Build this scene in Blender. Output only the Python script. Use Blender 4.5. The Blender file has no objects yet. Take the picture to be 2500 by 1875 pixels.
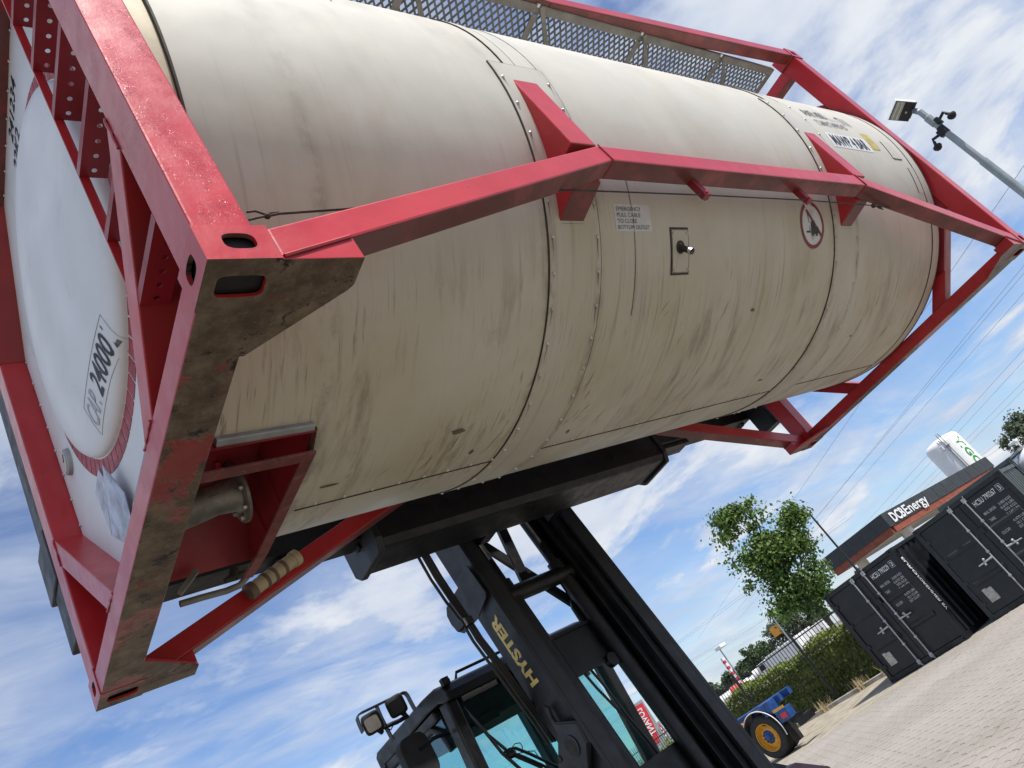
import bpy, bmesh, math, random
from mathutils import Vector, Matrix
random.seed(7)
R_ = math.radians
SC = bpy.context.scene
COL = SC.collection

# ------------------------------------------------------------------ camera
CR = ((0.742133, -0.428415, -0.51546), (-0.125709, 0.666438, -0.734886), (0.658358, 0.610181, 0.44073))
CF = 1887.488            # focal length in pixels of a 2500 px wide picture
CC = Vector((-0.658155, -1.143335, 1.70))
TZ = 2.9961              # height of the lifted tank container's underside
cam = bpy.data.cameras.new('camera'); cam_ob = bpy.data.objects.new('camera', cam); COL.objects.link(cam_ob)
cam.sensor_width = 36.0; cam.lens = CF / 2500 * 36; cam.clip_start = 0.05; cam.clip_end = 3000
cam_ob.matrix_world = Matrix(((CR[0][0], -CR[1][0], -CR[2][0], CC.x), (CR[0][1], -CR[1][1], -CR[2][1], CC.y),
                              (CR[0][2], -CR[1][2], -CR[2][2], CC.z), (0, 0, 0, 1)))
SC.camera = cam_ob
SC.view_settings.view_transform = 'Standard'; SC.view_settings.look = 'None'
SC.view_settings.exposure = 0.22; SC.view_settings.gamma = 1.0; SC.view_settings.use_curve_mapping = False

# ------------------------------------------------------------------ sun and sky
SUN = Vector((0.14, -1.02, 1.85)).normalized()
sl = bpy.data.lights.new('sun', 'SUN'); sl.energy = 4.9; sl.angle = R_(0.55); sl.color = (1.0, 0.955, 0.88)
so = bpy.data.objects.new('sun', sl); COL.objects.link(so)
so.rotation_euler = SUN.to_track_quat('Z', 'Y').to_euler(); so.location = (0, 0, 30)

SKY_A, SKY_B, SKY_C = (28.1,18.1,0),(29.0,6.3,0),(9.5,4.4,0)
def make_world():
    w = bpy.data.worlds.new('World'); SC.world = w; w.use_nodes = True
    nt = w.node_tree; nt.nodes.clear(); N = nt.nodes.new; L = nt.links.new
    out = N('ShaderNodeOutputWorld'); bg = N('ShaderNodeBackground'); bg.inputs[1].default_value = 0.10
    sky = N('ShaderNodeTexSky'); sky.sky_type = 'NISHITA'; sky.sun_disc = False
    sky.sun_elevation = math.asin(SUN.z); sky.sun_rotation = math.atan2(SUN.x, SUN.y)
    sky.air_density = 1.0; sky.dust_density = 0.25; sky.ozone_density = 3.0
    tc = N('ShaderNodeTexCoord'); sep = N('ShaderNodeSeparateXYZ'); L(tc.outputs['Generated'], sep.inputs[0])
    def m(op, a, b=None, clamp=False):
        n = N('ShaderNodeMath'); n.operation = op; n.use_clamp = clamp
        for i, v in enumerate((a, b)):
            if v is None: continue
            if isinstance(v, (int, float)): n.inputs[i].default_value = v
            else: L(v, n.inputs[i])
        return n.outputs[0]
    zz = m('MAXIMUM', sep.outputs[2], 0.0); den = m('ADD', zz, 0.16)
    cx = m('DIVIDE', sep.outputs[0], den); cy = m('DIVIDE', sep.outputs[1], den)
    cmb = N('ShaderNodeCombineXYZ'); L(cx, cmb.inputs[0]); L(cy, cmb.inputs[1])
    def noise(scale, detail, rough, dist, rot=0, sc=(1, 1, 1), loc=(0, 0, 0)):
        mp = N('ShaderNodeMapping'); mp.inputs['Rotation'].default_value = (0, 0, R_(rot)); mp.inputs['Scale'].default_value = sc
        mp.inputs['Location'].default_value = loc
        L(cmb.outputs[0], mp.inputs[0]); n = N('ShaderNodeTexNoise'); n.inputs['Scale'].default_value = scale
        n.inputs['Detail'].default_value = detail; n.inputs['Roughness'].default_value = rough; n.inputs['Distortion'].default_value = dist
        L(mp.outputs[0], n.inputs[0]); return n.outputs[0]
    def ramp(f, a, b):
        r = N('ShaderNodeMapRange'); r.interpolation_type = 'SMOOTHSTEP'; L(f, r.inputs[0])
        r.inputs[1].default_value = a; r.inputs[2].default_value = b; return r.outputs[0]
    big = noise(0.75, 5, 0.5, 0.3, loc=SKY_A)
    rip = noise(3.4, 8, 0.62, 0.45, rot=35, sc=(0.5, 1.25, 1), loc=SKY_B)
    cum = noise(1.25, 12, 0.58, 0.25, loc=SKY_C)
    a = ramp(big, 0.34, 0.56)
    veil = m('MULTIPLY', ramp(rip, 0.26, 0.68), m('ADD', m('MULTIPLY', a, 0.62), 0.22))
    puff = ramp(cum, 0.465, 0.60)
    mask = m('MAXIMUM', veil, puff, True)
    # the air near the horizon is milky
    hz = N('ShaderNodeMapRange'); hz.interpolation_type = 'SMOOTHSTEP'; L(zz, hz.inputs[0])
    hz.inputs[1].default_value = 0.0; hz.inputs[2].default_value = 0.16; hz.inputs[3].default_value = 0.35; hz.inputs[4].default_value = 0.0
    mask = m('MAXIMUM', mask, hz.outputs[0], True)
    shade = ramp(noise(2.6, 6, 0.55, 0.2, loc=(1.3, 7.7, 0)), 0.35, 0.7)
    core = ramp(cum, 0.50, 0.66)
    cr = N('ShaderNodeMix'); cr.data_type = 'RGBA'; L(m('ADD', m('MULTIPLY', shade, 0.62), m('MULTIPLY', core, 0.38), True), cr.inputs[0])
    cr.inputs[6].default_value = (4.7, 5.4, 6.8, 1); cr.inputs[7].default_value = (7.7, 7.9, 8.1, 1)
    tint = N('ShaderNodeMix'); tint.data_type = 'RGBA'; tint.blend_type = 'MULTIPLY'; tint.inputs[0].default_value = 1.0
    L(sky.outputs[0], tint.inputs[6]); tint.inputs[7].default_value = (0.98, 1.09, 1.30, 1)
    mx = N('ShaderNodeMix'); mx.data_type = 'RGBA'; L(mask, mx.inputs[0]); L(tint.outputs[2], mx.inputs[6]); L(cr.outputs[2], mx.inputs[7])
    L(mx.outputs[2], bg.inputs[0]); L(bg.outputs[0], out.inputs[0])
make_world()

# ------------------------------------------------------------------ pixel -> place helpers
def ray(u, v):
    c = ((u - 1250) / CF, (v - 937.5) / CF, 1.0)
    return Vector((sum(CR[k][i] * c[k] for k in range(3)) for i in range(3)))
def P(u, v, ax, val):                        # point of the pixel's ray on the plane axis = val (world)
    d = ray(u, v); s = (val - CC[ax]) / d[ax]; return CC + d * s
def PT(u, v, ax, val):                       # the same in the tank container's own frame
    q = P(u, v, ax, val + (TZ if ax == 2 else 0)); q.z -= TZ; return q
def PD(u, v, dist):                          # at a horizontal distance
    d = ray(u, v); return CC + d * (dist / math.hypot(d.x, d.y))

# ------------------------------------------------------------------ mesh helpers
class MB:
    def __init__(s): s.v = []; s.f = []
    def add(s, vs, fs):
        b = len(s.v); s.v += [tuple(p) for p in vs]; s.f += [tuple(b + i for i in f) for f in fs]; return s
    def box(s, x0, x1, y0, y1, z0, z1):
        return s.add([(x0, y0, z0), (x1, y0, z0), (x1, y1, z0), (x0, y1, z0), (x0, y0, z1), (x1, y0, z1), (x1, y1, z1), (x0, y1, z1)],
                     [(3, 2, 1, 0), (4, 5, 6, 7), (0, 1, 5, 4), (1, 2, 6, 5), (2, 3, 7, 6), (3, 0, 4, 7)])
    def prism(s, poly, ax, a0, a1):          # poly in the two other axes (cyclic order), extruded along ax
        n = len(poly)
        def mk(p, a):
            if ax == 0: return (a, p[0], p[1])
            if ax == 1: return (p[0], a, p[1])
            return (p[0], p[1], a)
        vs = [mk(p, a0) for p in poly] + [mk(p, a1) for p in poly]
        fs = [tuple(range(n)), tuple(range(2 * n - 1, n - 1, -1))] + [(i, n + i, n + (i + 1) % n, (i + 1) % n) for i in range(n)]
        return s.add(vs, fs)
    def bar(s, p0, p1, w, h, up=(0, 0, 1)):
        p0 = Vector(p0); p1 = Vector(p1); d = (p1 - p0).normalized(); u = Vector(up)
        if abs(d.dot(u)) > 0.98: u = Vector((1, 0, 0))
        sd = d.cross(u).normalized(); up2 = sd.cross(d).normalized()
        vs = []
        for p in (p0, p1):
            for a, b in ((-1, -1), (1, -1), (1, 1), (-1, 1)): vs.append(p + sd * (a * w / 2) + up2 * (b * h / 2))
        return s.add(vs, [(0, 1, 2, 3), (7, 6, 5, 4), (0, 4, 5, 1), (1, 5, 6, 2), (2, 6, 7, 3), (3, 7, 4, 0)])
    def tube(s, path, r, n=8, caps=True):
        path = [Vector(p) for p in path]; rings = []; prev = None
        for i, p in enumerate(path):
            t = (path[min(i + 1, len(path) - 1)] - path[max(i - 1, 0)]).normalized()
            if prev is None:
                a = Vector((0, 0, 1)) if abs(t.z) < 0.9 else Vector((1, 0, 0)); x = t.cross(a).normalized()
            else: x = (prev - t * prev.dot(t)).normalized()
            prev = x; y = t.cross(x); rr = r[i] if isinstance(r, (list, tuple)) else r
            rings.append([p + (x * math.cos(2 * math.pi * k / n) + y * math.sin(2 * math.pi * k / n)) * rr for k in range(n)])
        vs = [q for g in rings for q in g]; fs = []
        for i in range(len(rings) - 1):
            for k in range(n): fs.append((i * n + k, i * n + (k + 1) % n, (i + 1) * n + (k + 1) % n, (i + 1) * n + k))
        if caps: fs += [tuple(range(n - 1, -1, -1)), tuple((len(rings) - 1) * n + k for k in range(n))]
        return s.add(vs, fs)
    def lathe(s, prof, org, axis, n=48):     # prof: (radius, distance along axis)
        axis = Vector(axis).normalized(); org = Vector(org); a = Vector((0, 0, 1)) if abs(axis.z) < 0.9 else Vector((1, 0, 0))
        x = axis.cross(a).normalized(); y = axis.cross(x); vs = []; fs = []
        for r, h in prof:
            for k in range(n):
                t = 2 * math.pi * k / n; vs.append(org + axis * h + (x * math.cos(t) + y * math.sin(t)) * max(r, 1e-5))
        for i in range(len(prof) - 1):
            for k in range(n): fs.append((i * n + k, i * n + (k + 1) % n, (i + 1) * n + (k + 1) % n, (i + 1) * n + k))
        return s.add(vs, fs)
    def ball(s, c, r, n=8, sc=(1, 1, 1)):
        vs = []; fs = []; m = n // 2 + 1
        for i in range(m + 1):
            t = math.pi * i / m
            for k in range(n): vs.append((c[0] + r * sc[0] * math.sin(t) * math.cos(2 * math.pi * k / n), c[1] + r * sc[1] * math.sin(t) * math.sin(2 * math.pi * k / n), c[2] + r * sc[2] * math.cos(t)))
        for i in range(m):
            for k in range(n): fs.append((i * n + k, (i + 1) * n + k, (i + 1) * n + (k + 1) % n, i * n + (k + 1) % n))
        return s.add(vs, fs)
    def quad(s, a, b, c, d): return s.add([a, b, c, d], [(0, 1, 2, 3)])
    def sheet(s, pts, nrm, t):               # a flat outline with thickness t along nrm
        n = len(pts); nv = Vector(nrm).normalized() * t; vs = [Vector(p) for p in pts]; vs += [p + nv for p in vs]
        return s.add(vs, [tuple(range(n)), tuple(range(2 * n - 1, n - 1, -1))] + [(i, n + i, n + (i + 1) % n, (i + 1) % n) for i in range(n)])
    def tf(s, fn): s.v = [tuple(fn(*p)) for p in s.v]; return s
    def mesh(s, name, smooth=None):
        me = bpy.data.meshes.new(name); me.from_pydata(s.v, [], s.f)
        bm = bmesh.new(); bm.from_mesh(me); bmesh.ops.recalc_face_normals(bm, faces=bm.faces); bm.to_mesh(me); bm.free()
        if smooth:
            me.polygons.foreach_set('use_smooth', [True] * len(me.polygons)); me.set_sharp_from_angle(angle=R_(smooth))
        me.update(); return me
    def build(s, name, mat, parent=None, bevel=0, smooth=None, **kw):
        me = s.mesh(name, smooth); me.materials.append(M[mat] if isinstance(mat, str) else mat)
        o = bpy.data.objects.new(name, me); COL.objects.link(o)
        if parent: o.parent = parent
        if bevel:
            b = o.modifiers.new('bevel', 'BEVEL'); b.width = bevel; b.segments = 2; b.limit_method = 'ANGLE'; b.angle_limit = R_(40)
        tag(o, **kw); return o

def tag(o, label=None, cat=None, group=None, kind=None):
    if label: o['label'] = label
    if cat: o['category'] = cat
    if group: o['group'] = group
    if kind: o['kind'] = kind
    return o
def thing(name, label, cat, loc=(0, 0, 0), rz=0, group=None):
    o = bpy.data.objects.new(name, None); COL.objects.link(o); o.location = loc; o.rotation_euler = (0, 0, rz); o.empty_display_size = 0.2
    return tag(o, label, cat, group)
def part(name, me, mat, parent, loc=None):
    o = bpy.data.objects.new(name, me); COL.objects.link(o); o.parent = parent
    if mat and not me.materials: me.materials.append(M[mat])
    if loc: o.location = loc
    return o
_tc = {}
def text_flat(body, bold=0.0, shear=0.0):    # the outline of a word as a flat mesh scaled to the unit square
    key = (body, bold, shear)
    if key not in _tc:
        cu = bpy.data.curves.new('word', 'FONT'); cu.body = body; cu.resolution_u = 3; cu.offset = bold; cu.shear = shear; cu.fill_mode = 'FRONT'
        ob = bpy.data.objects.new('word', cu); me = bpy.data.meshes.new_from_object(ob)
        v = [p.co.copy() for p in me.vertices]; f = [tuple(p.vertices) for p in me.polygons]
        x0 = min(p.x for p in v); x1 = max(p.x for p in v); y0 = min(p.y for p in v); y1 = max(p.y for p in v)
        _tc[key] = ([((p.x - x0) / (x1 - x0), (p.y - y0) / (y1 - y0)) for p in v], f)
        bpy.data.objects.remove(ob); bpy.data.curves.remove(cu); bpy.data.meshes.remove(me)
    return _tc[key]
def text(name, body, fn, mat, parent, bold=0.0, shear=0.0, flip=False):
    v, f = text_flat(body, bold, shear); me = bpy.data.meshes.new(name)
    me.from_pydata([tuple(fn(a, b)) for a, b in v], [], [tuple(reversed(q)) if flip else q for q in f]); me.materials.append(M[mat]); me.update()
    o = bpy.data.objects.new(name, me); COL.objects.link(o); o.parent = parent; return o
def on_quad(a, b, d):                        # unit square -> parallelogram with corner a, width to b, height to d
    a = Vector(a); b = Vector(b); d = Vector(d); return lambda s, t: a + (b - a) * s + (d - a) * t

# ------------------------------------------------------------------ materials
M = {}
class NT:
    def __init__(s, name):
        s.m = bpy.data.materials.new(name); s.m.use_nodes = True; s.nt = s.m.node_tree; s.b = s.nt.nodes['Principled BSDF']; M[name] = s.m
    def n(s, t, **kw):
        x = s.nt.nodes.new(t)
        for k, v in kw.items(): setattr(x, k, v)
        return x
    def l(s, a, b): s.nt.links.new(a, b)
    def coord(s, what='Object', scale=(1, 1, 1), loc=(0, 0, 0)):
        tc = s.n('ShaderNodeTexCoord'); mp = s.n('ShaderNodeMapping'); mp.inputs['Scale'].default_value = scale; mp.inputs['Location'].default_value = loc
        s.l(tc.outputs[what], mp.inputs[0]); return mp.outputs[0]
    def noise(s, co, scale, detail=5, rough=0.55, dist=0.0):
        x = s.n('ShaderNodeTexNoise'); x.inputs['Scale'].default_value = scale; x.inputs['Detail'].default_value = detail
        x.inputs['Roughness'].default_value = rough; x.inputs['Distortion'].default_value = dist; s.l(co, x.inputs[0]); return x.outputs[0]
    def step(s, f, a, b, lo=0.0, hi=1.0):
        r = s.n('ShaderNodeMapRange'); r.interpolation_type = 'SMOOTHSTEP'; s.l(f, r.inputs[0])
        for i, v in enumerate((a, b, lo, hi)): r.inputs[i + 1].default_value = v
        return r.outputs[0]
    def math(s, op, a, b=None, clamp=False):
        x = s.n('ShaderNodeMath'); x.operation = op; x.use_clamp = clamp
        for i, v in enumerate((a, b)):
            if v is None: continue
            if isinstance(v, (int, float)): x.inputs[i].default_value = v
            else: s.l(v, x.inputs[i])
        return x.outputs[0]
    def mix(s, f, a, b):
        x = s.n('ShaderNodeMix'); x.data_type = 'RGBA'
        if isinstance(f, (int, float)): x.inputs[0].default_value = f
        else: s.l(f, x.inputs[0])
        for i, v in ((6, a), (7, b)):
            if isinstance(v, tuple): x.inputs[i].default_value = (*v, 1)
            else: s.l(v, x.inputs[i])
        return x.outputs[2]
    def bump(s, f, strength, dist=0.01, chain=None):
        x = s.n('ShaderNodeBump'); x.inputs['Strength'].default_value = strength; x.inputs['Distance'].default_value = dist; s.l(f, x.inputs['Height'])
        if chain: s.l(chain, x.inputs['Normal'])
        return x.outputs[0]
    def set(s, **kw):
        for k, v in kw.items():
            i = s.b.inputs[k]
            if isinstance(v, tuple): i.default_value = (*v, 1) if len(v) == 3 else v
            elif isinstance(v, (int, float)): i.default_value = v
            else: s.l(v, i)
        return s
def plain(name, col, rough=0.5, metal=0.0, var=0.12, scale=6.0, bump=0.08, bscale=60, what='Object', dirt=None, dirt_amt=0.35):
    t = NT(name); co = t.coord(what); f = t.noise(co, scale, 6, 0.6)
    c = t.mix(t.step(f, 0.3, 0.7), tuple(x * (1 - var) for x in col), tuple(min(1, x * (1 + var)) for x in col))
    if dirt: c = t.mix(t.step(t.noise(co, scale * 2.3, 8, 0.68, 0.4), 0.55, 0.75, 0, dirt_amt), c, dirt)
    t.set(**{'Base Color': c, 'Metallic': metal, 'Roughness': t.step(t.noise(co, scale * 1.7, 4), 0.25, 0.75, max(0.05, rough - 0.09), min(1, rough + 0.12))})
    if bump: t.set(Normal=t.bump(t.noise(co, bscale, 5, 0.6), bump, 0.004))
    return t

def mats():
    RED = (0.40, 0.021, 0.036)
    def red(name, rust=False, blister=False):
        t = NT(name); co = t.coord()
        c = t.mix(t.step(t.noise(co, 2.5, 7, 0.6), 0.3, 0.7), (0.42, 0.016, 0.021), (0.53, 0.029, 0.036))
        chips = t.step(t.noise(co, 34, 8, 0.72, 0.6), 0.655, 0.69)
        c = t.mix(chips, c, (0.075, 0.03, 0.026))
        bv = t.n('ShaderNodeBevel', samples=4); bv.inputs[0].default_value = 0.012; gg = t.n('ShaderNodeNewGeometry')
        dt = t.n('ShaderNodeVectorMath', operation='DOT_PRODUCT'); t.l(bv.outputs[0], dt.inputs[0]); t.l(gg.outputs['Normal'], dt.inputs[1])
        worn = t.math('MULTIPLY', t.step(dt.outputs['Value'], 0.985, 0.86), t.step(t.noise(co, 13, 8, 0.7), 0.50, 0.60))
        c = t.mix(t.math('MULTIPLY', worn, 0.8), c, (0.10, 0.045, 0.035))
        scuff = t.step(t.noise(t.coord('Object', (1.2, 14, 14)), 5.0, 7, 0.7, 0.5), 0.63, 0.70, 0, 0.5); c = t.mix(scuff, c, (0.20, 0.05, 0.045))
        ro = t.step(t.noise(co, 9, 4), 0.25, 0.75, *((0.27, 0.40) if blister else (0.30, 0.46)))
        nb = t.bump(t.noise(co, 16, 3), 0.10, 0.01)
        nb = t.bump(t.noise(co, 150, 4, 0.6), 0.14, 0.002, nb)
        if blister:      # sagged, cracked brush paint
            v = t.n('ShaderNodeTexVoronoi', feature='DISTANCE_TO_EDGE'); v.inputs['Scale'].default_value = 26
            wc = t.n('ShaderNodeVectorMath', operation='ADD'); nn = t.n('ShaderNodeTexNoise'); nn.inputs['Scale'].default_value = 9; nn.inputs['Detail'].default_value = 3
            t.l(co, nn.inputs[0]); t.l(co, wc.inputs[0]); t.l(nn.outputs[1], wc.inputs[1]); t.l(wc.outputs[0], v.inputs[0])
            patch = t.step(t.noise(co, 6.5, 5, 0.7), 0.50, 0.60)
            crack = t.math('MULTIPLY', t.step(v.outputs[0], 0.0, 0.05, 1, 0), patch)
            nb = t.bump(crack, 0.55, 0.004, nb); c = t.mix(t.math('MULTIPLY', crack, 0.35), c, (0.10, 0.02, 0.025))
        if not rust:     # darker brown and rougher on the faces that look down
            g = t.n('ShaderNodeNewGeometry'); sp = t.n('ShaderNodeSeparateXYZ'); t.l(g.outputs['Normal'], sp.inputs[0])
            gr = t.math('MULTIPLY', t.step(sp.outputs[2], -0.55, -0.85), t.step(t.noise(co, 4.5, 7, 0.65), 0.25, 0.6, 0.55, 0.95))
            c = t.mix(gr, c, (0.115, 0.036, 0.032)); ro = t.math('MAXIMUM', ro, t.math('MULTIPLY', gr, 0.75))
        if rust:
            g = t.n('ShaderNodeNewGeometry'); sp = t.n('ShaderNodeSeparateXYZ'); t.l(g.outputs['Normal'], sp.inputs[0])
            under = t.step(sp.outputs[2], -0.45, -0.8)
            keep = t.step(t.noise(co, 1.7, 7, 0.62, 0.3), 0.525, 0.565, 0, 0.82); c = t.mix(t.math('MULTIPLY', under, 0.6), c, (0.16, 0.035, 0.032))
            f = t.math('MULTIPLY', under, t.math('SUBTRACT', 1.0, keep))
            edge = t.math('MULTIPLY', t.step(t.noise(co, 11, 8, 0.7), 0.60, 0.68), t.step(sp.outputs[2], 0.5, -0.2))
            f = t.math('MAXIMUM', f, t.math('MULTIPLY', edge, under), True)
            rc = t.mix(t.step(t.noise(co, 8, 8, 0.7), 0.35, 0.7), (0.075, 0.050, 0.032), (0.21, 0.155, 0.105))
            rc = t.mix(t.step(t.noise(co, 9, 8, 0.72, 0.5), 0.55, 0.62), rc, (0.016, 0.013, 0.012)); rc = t.mix(t.step(t.noise(co, 26, 7, 0.72), 0.60, 0.68, 0, 0.7), rc, (0.26, 0.20, 0.145)); rc = t.mix(t.step(t.noise(co, 5.5, 8, 0.7, 0.4), 0.58, 0.63, 0, 0.7), rc, (0.17, 0.05, 0.035))
            c = t.mix(f, c, rc); ro = t.math('MAXIMUM', ro, t.math('MULTIPLY', f, 0.85))
            nb = t.bump(t.math('MULTIPLY', t.noise(co, 30, 8, 0.7), f), 0.6, 0.012, nb)
        t.set(**{'Base Color': c, 'Roughness': ro, 'Normal': nb, 'Coat Weight': 0.35, 'Coat Roughness': 0.18, 'Specular IOR Level': 0.38})
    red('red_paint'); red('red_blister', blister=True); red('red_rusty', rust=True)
    plain('red_dark', (0.26, 0.016, 0.024), 0.42, var=0.2, scale=3, dirt=(0.05, 0.03, 0.025))
    plain('red_tape', (0.34, 0.03, 0.045), 0.45, var=0.2, scale=14, dirt=(0.55, 0.5, 0.48), dirt_amt=0.5)
    plain('scuffed_red', (0.17, 0.045, 0.04), 0.6, var=0.3, scale=9, dirt=(0.24, 0.19, 0.17), dirt_amt=0.8)
    # tank cladding: (x, arc) runs in the UV map
    def clad(name, base, dirty=1.0):
        t = NT(name); uv = t.coord('UV'); tc = t.n('ShaderNodeTexCoord'); sp = t.n('ShaderNodeSeparateXYZ'); t.l(tc.outputs['UV'], sp.inputs[0])
        low = t.step(sp.outputs[1], -0.12, -1.25)            # ramp from the side down to the belly
        c = t.mix(t.step(t.noise(uv, 1.6, 7, 0.6), 0.3, 0.72), tuple(x * 0.93 for x in base), base)
        def sc(sx, sy, loc=0):
            return t.coord('UV', (sx, sy, 1), (loc, 0, 0))
        yel = t.math('MULTIPLY', t.step(t.noise(sc(1.2, 0.7, 3), 1.7, 8, 0.62, 0.5), 0.46, 0.72), t.math('ADD', t.math('MULTIPLY', low, 0.65), 0.38))
        c = t.mix(t.math('MULTIPLY', yel, 0.62 * dirty), c, (0.44, 0.37, 0.235))
        low_tint = t.math('MULTIPLY', low, t.step(t.noise(sc(0.9, 0.9, 8), 1.2, 6, 0.6), 0.2, 0.7, 0.28, 0.72)); c = t.mix(t.math('MULTIPLY', low_tint, 0.85 * dirty), c, (0.41, 0.355, 0.225))  # yellower, duller tone growing towards the belly
        zone = t.step(t.noise(sc(0.8, 0.9, 5), 1.3, 4), 0.34, 0.60)
        st = t.math('MULTIPLY', t.step(t.noise(sc(30, 1.1), 1.0, 5, 0.65, 0.35), 0.53, 0.74), t.math('ADD', t.math('MULTIPLY', low, 0.55), 0.12))
        c = t.mix(t.math('MULTIPLY', t.math('MULTIPLY', st, zone), 0.8 * dirty), c, (0.16, 0.125, 0.08))
        fine = t.math('MULTIPLY', t.step(t.noise(sc(62, 4.2, 2), 1.0, 4, 0.6, 0.5), 0.55, 0.68), t.math('MULTIPLY', t.math('ADD', t.math('MULTIPLY', t.step(sp.outputs[1], -0.75, -1.45), 0.95), 0.02), t.step(t.noise(sc(1.1, 1.3, 9), 1.2, 5, 0.6), 0.38, 0.62)))
        c = t.mix(t.math('MULTIPLY', fine, 0.6 * dirty), c, (0.115, 0.088, 0.055))
        for xs_ in (1.62, 1.93, 4.13, 4.45, .60):        # grime gathers along the joints
            nr = t.step(t.math('ABSOLUTE', t.math('SUBTRACT', sp.outputs[0], xs_)), 0.0, 0.055, 1, 0)
            gm = t.math('MULTIPLY', t.math('MULTIPLY', nr, t.step(t.noise(sc(9, 6, 4), 1.0, 6, 0.7), 0.42, 0.62)), t.math('ADD', t.math('MULTIPLY', low, 0.45), 0.2)); c = t.mix(t.math('MULTIPLY', gm, 0.7), c, (0.12, 0.09, 0.06))
        big = t.math('MULTIPLY', t.step(t.noise(sc(2.6, 0.6, 11), 1.5, 9, 0.68, 0.6), 0.52, 0.68), t.math('ADD', t.math('MULTIPLY', t.step(sp.outputs[1], -0.8, -1.5), 0.9), 0.08))
        c = t.mix(t.math('MULTIPLY', big, 0.62 * dirty), c, (0.17, 0.125, 0.08))
        spk = t.math('MULTIPLY', t.step(t.noise(sc(1.7, 1), 26, 5, 0.7), 0.70, 0.745), t.math('ADD', t.math('MULTIPLY', low, 0.8), 0.15)); c = t.mix(t.math('MULTIPLY', spk, 0.75), c, (0.07, 0.055, 0.04))
        nb = t.bump(t.noise(sc(0.8, 0.8), 2.2, 2, 0.5), 0.30, 0.035); nb = t.bump(t.noise(sc(1.2, 0.7, 6), 6.5, 2, 0.5), 0.16, 0.012, nb); nb = t.bump(t.noise(uv, 70, 6, 0.7), 0.10, 0.002, nb)
        t.set(**{'Base Color': c, 'Roughness': t.step(t.noise(uv, 4, 5), 0.25, 0.75, 0.36, 0.58), 'Normal': nb, 'Specular IOR Level': 0.42})
    clad('cladding', (0.64, 0.612, 0.535)); clad('cladding_band', (0.61, 0.58, 0.51), 0.9)
    plain('cream', (0.66, 0.58, 0.41), 0.55, var=0.16, scale=5, dirt=(0.30, 0.24, 0.15))
    plain('end_white', (0.74, 0.755, 0.77), 0.42, var=0.05, scale=2, bump=0.05, dirt=(0.36, 0.34, 0.32), dirt_amt=0.25)
    plain('sealant', (0.045, 0.038, 0.030), 0.8, var=0.4, scale=12)
    plain('black_rubber', (0.012, 0.012, 0.013), 0.65, var=0.3)
    plain('ink', (0.018, 0.02, 0.026), 0.5, var=0.3, scale=20)
    plain('ink_worn', (0.15, 0.15, 0.145), 0.6, var=0.5, scale=25, dirt=(0.5, 0.49, 0.45), dirt_amt=0.8)
    plain('ink_faded', (0.42, 0.44, 0.46), 0.5, var=0.15, scale=20)
    plain('sticker', (0.60, 0.61, 0.61), 0.4, var=0.07, scale=12, dirt=(0.33, 0.30, 0.25))
    plain('sticker_red', (0.20, 0.025, 0.025), 0.45, var=0.25, scale=18)
    plain('sticker_yellow', (0.50, 0.40, 0.10), 0.5, var=0.3, scale=16, dirt=(0.12, 0.10, 0.05), dirt_amt=0.8)
    plain('galvanised', (0.34, 0.355, 0.35), 0.45, metal=0.55, var=0.2, scale=9)
    plain('walk_frame', (0.225, 0.215, 0.195), 0.6, metal=0.2, var=0.2, scale=8, dirt=(0.12, 0.09, 0.06))
    plain('walk_mesh', (0.16, 0.165, 0.17), 0.5, metal=0.5, var=0.2)
    plain('alu', (0.23, 0.22, 0.195), 0.5, metal=0.5, var=0.35, scale=12, dirt=(0.07, 0.058, 0.04), dirt_amt=0.9)
    plain('zinc', (0.55, 0.55, 0.53), 0.35, metal=0.8, var=0.2, scale=20)
    plain('plastic_beige', (0.44, 0.36, 0.235), 0.55, var=0.2, scale=9, dirt=(0.16, 0.11, 0.07), dirt_amt=0.6)
    plain('plastic_brown', (0.14, 0.095, 0.065), 0.6, var=0.25, scale=9)
    plain('foil', (0.42, 0.44, 0.50), 0.32, metal=0.6, var=0.35, scale=11, dirt=(0.20, 0.16, 0.18), dirt_amt=0.7)
    plain('dial', (0.75, 0.75, 0.72), 0.2, var=0.05)
    plain('truck_black', (0.0045, 0.005, 0.0065), 0.45, var=0.35, scale=5, bump=0.05, dirt=(0.05, 0.045, 0.04), dirt_amt=0.35)
    plain('truck_grey', (0.014, 0.0155, 0.019), 0.48, var=0.2, scale=5, bump=0.05, dirt=(0.06, 0.055, 0.05), dirt_amt=0.25)
    plain('beam_black', (0.0035, 0.004, 0.0055), 0.5, var=0.4, scale=7, dirt=(0.035, 0.028, 0.022), dirt_amt=0.4)
    plain('hose', (0.010, 0.010, 0.011), 0.4, var=0.2)
    plain('letter_gold', (0.80, 0.62, 0.20), 0.45, var=0.08, scale=14)
    plain('steel', (0.45, 0.44, 0.42), 0.3, metal=0.9, var=0.2)
    plain('fender_brown', (0.16, 0.055, 0.05), 0.5, var=0.2, scale=5, dirt=(0.25, 0.18, 0.15))
    plain('seat_cloth', (0.022, 0.026, 0.026), 0.85, var=0.2)
    plain('tyre', (0.022, 0.021, 0.021), 0.8, var=0.25, scale=9, dirt=(0.13, 0.12, 0.105), dirt_amt=0.4)
    plain('wheel_yellow', (0.66, 0.32, 0.02), 0.45, var=0.2, scale=9, dirt=(0.15, 0.09, 0.045), dirt_amt=0.6)
    plain('trailer_blue', (0.018, 0.066, 0.225), 0.45, var=0.3, scale=6, dirt=(0.10, 0.095, 0.085), dirt_amt=0.7)
    plain('amber', (0.75, 0.36, 0.02), 0.3, var=0.1)
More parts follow.
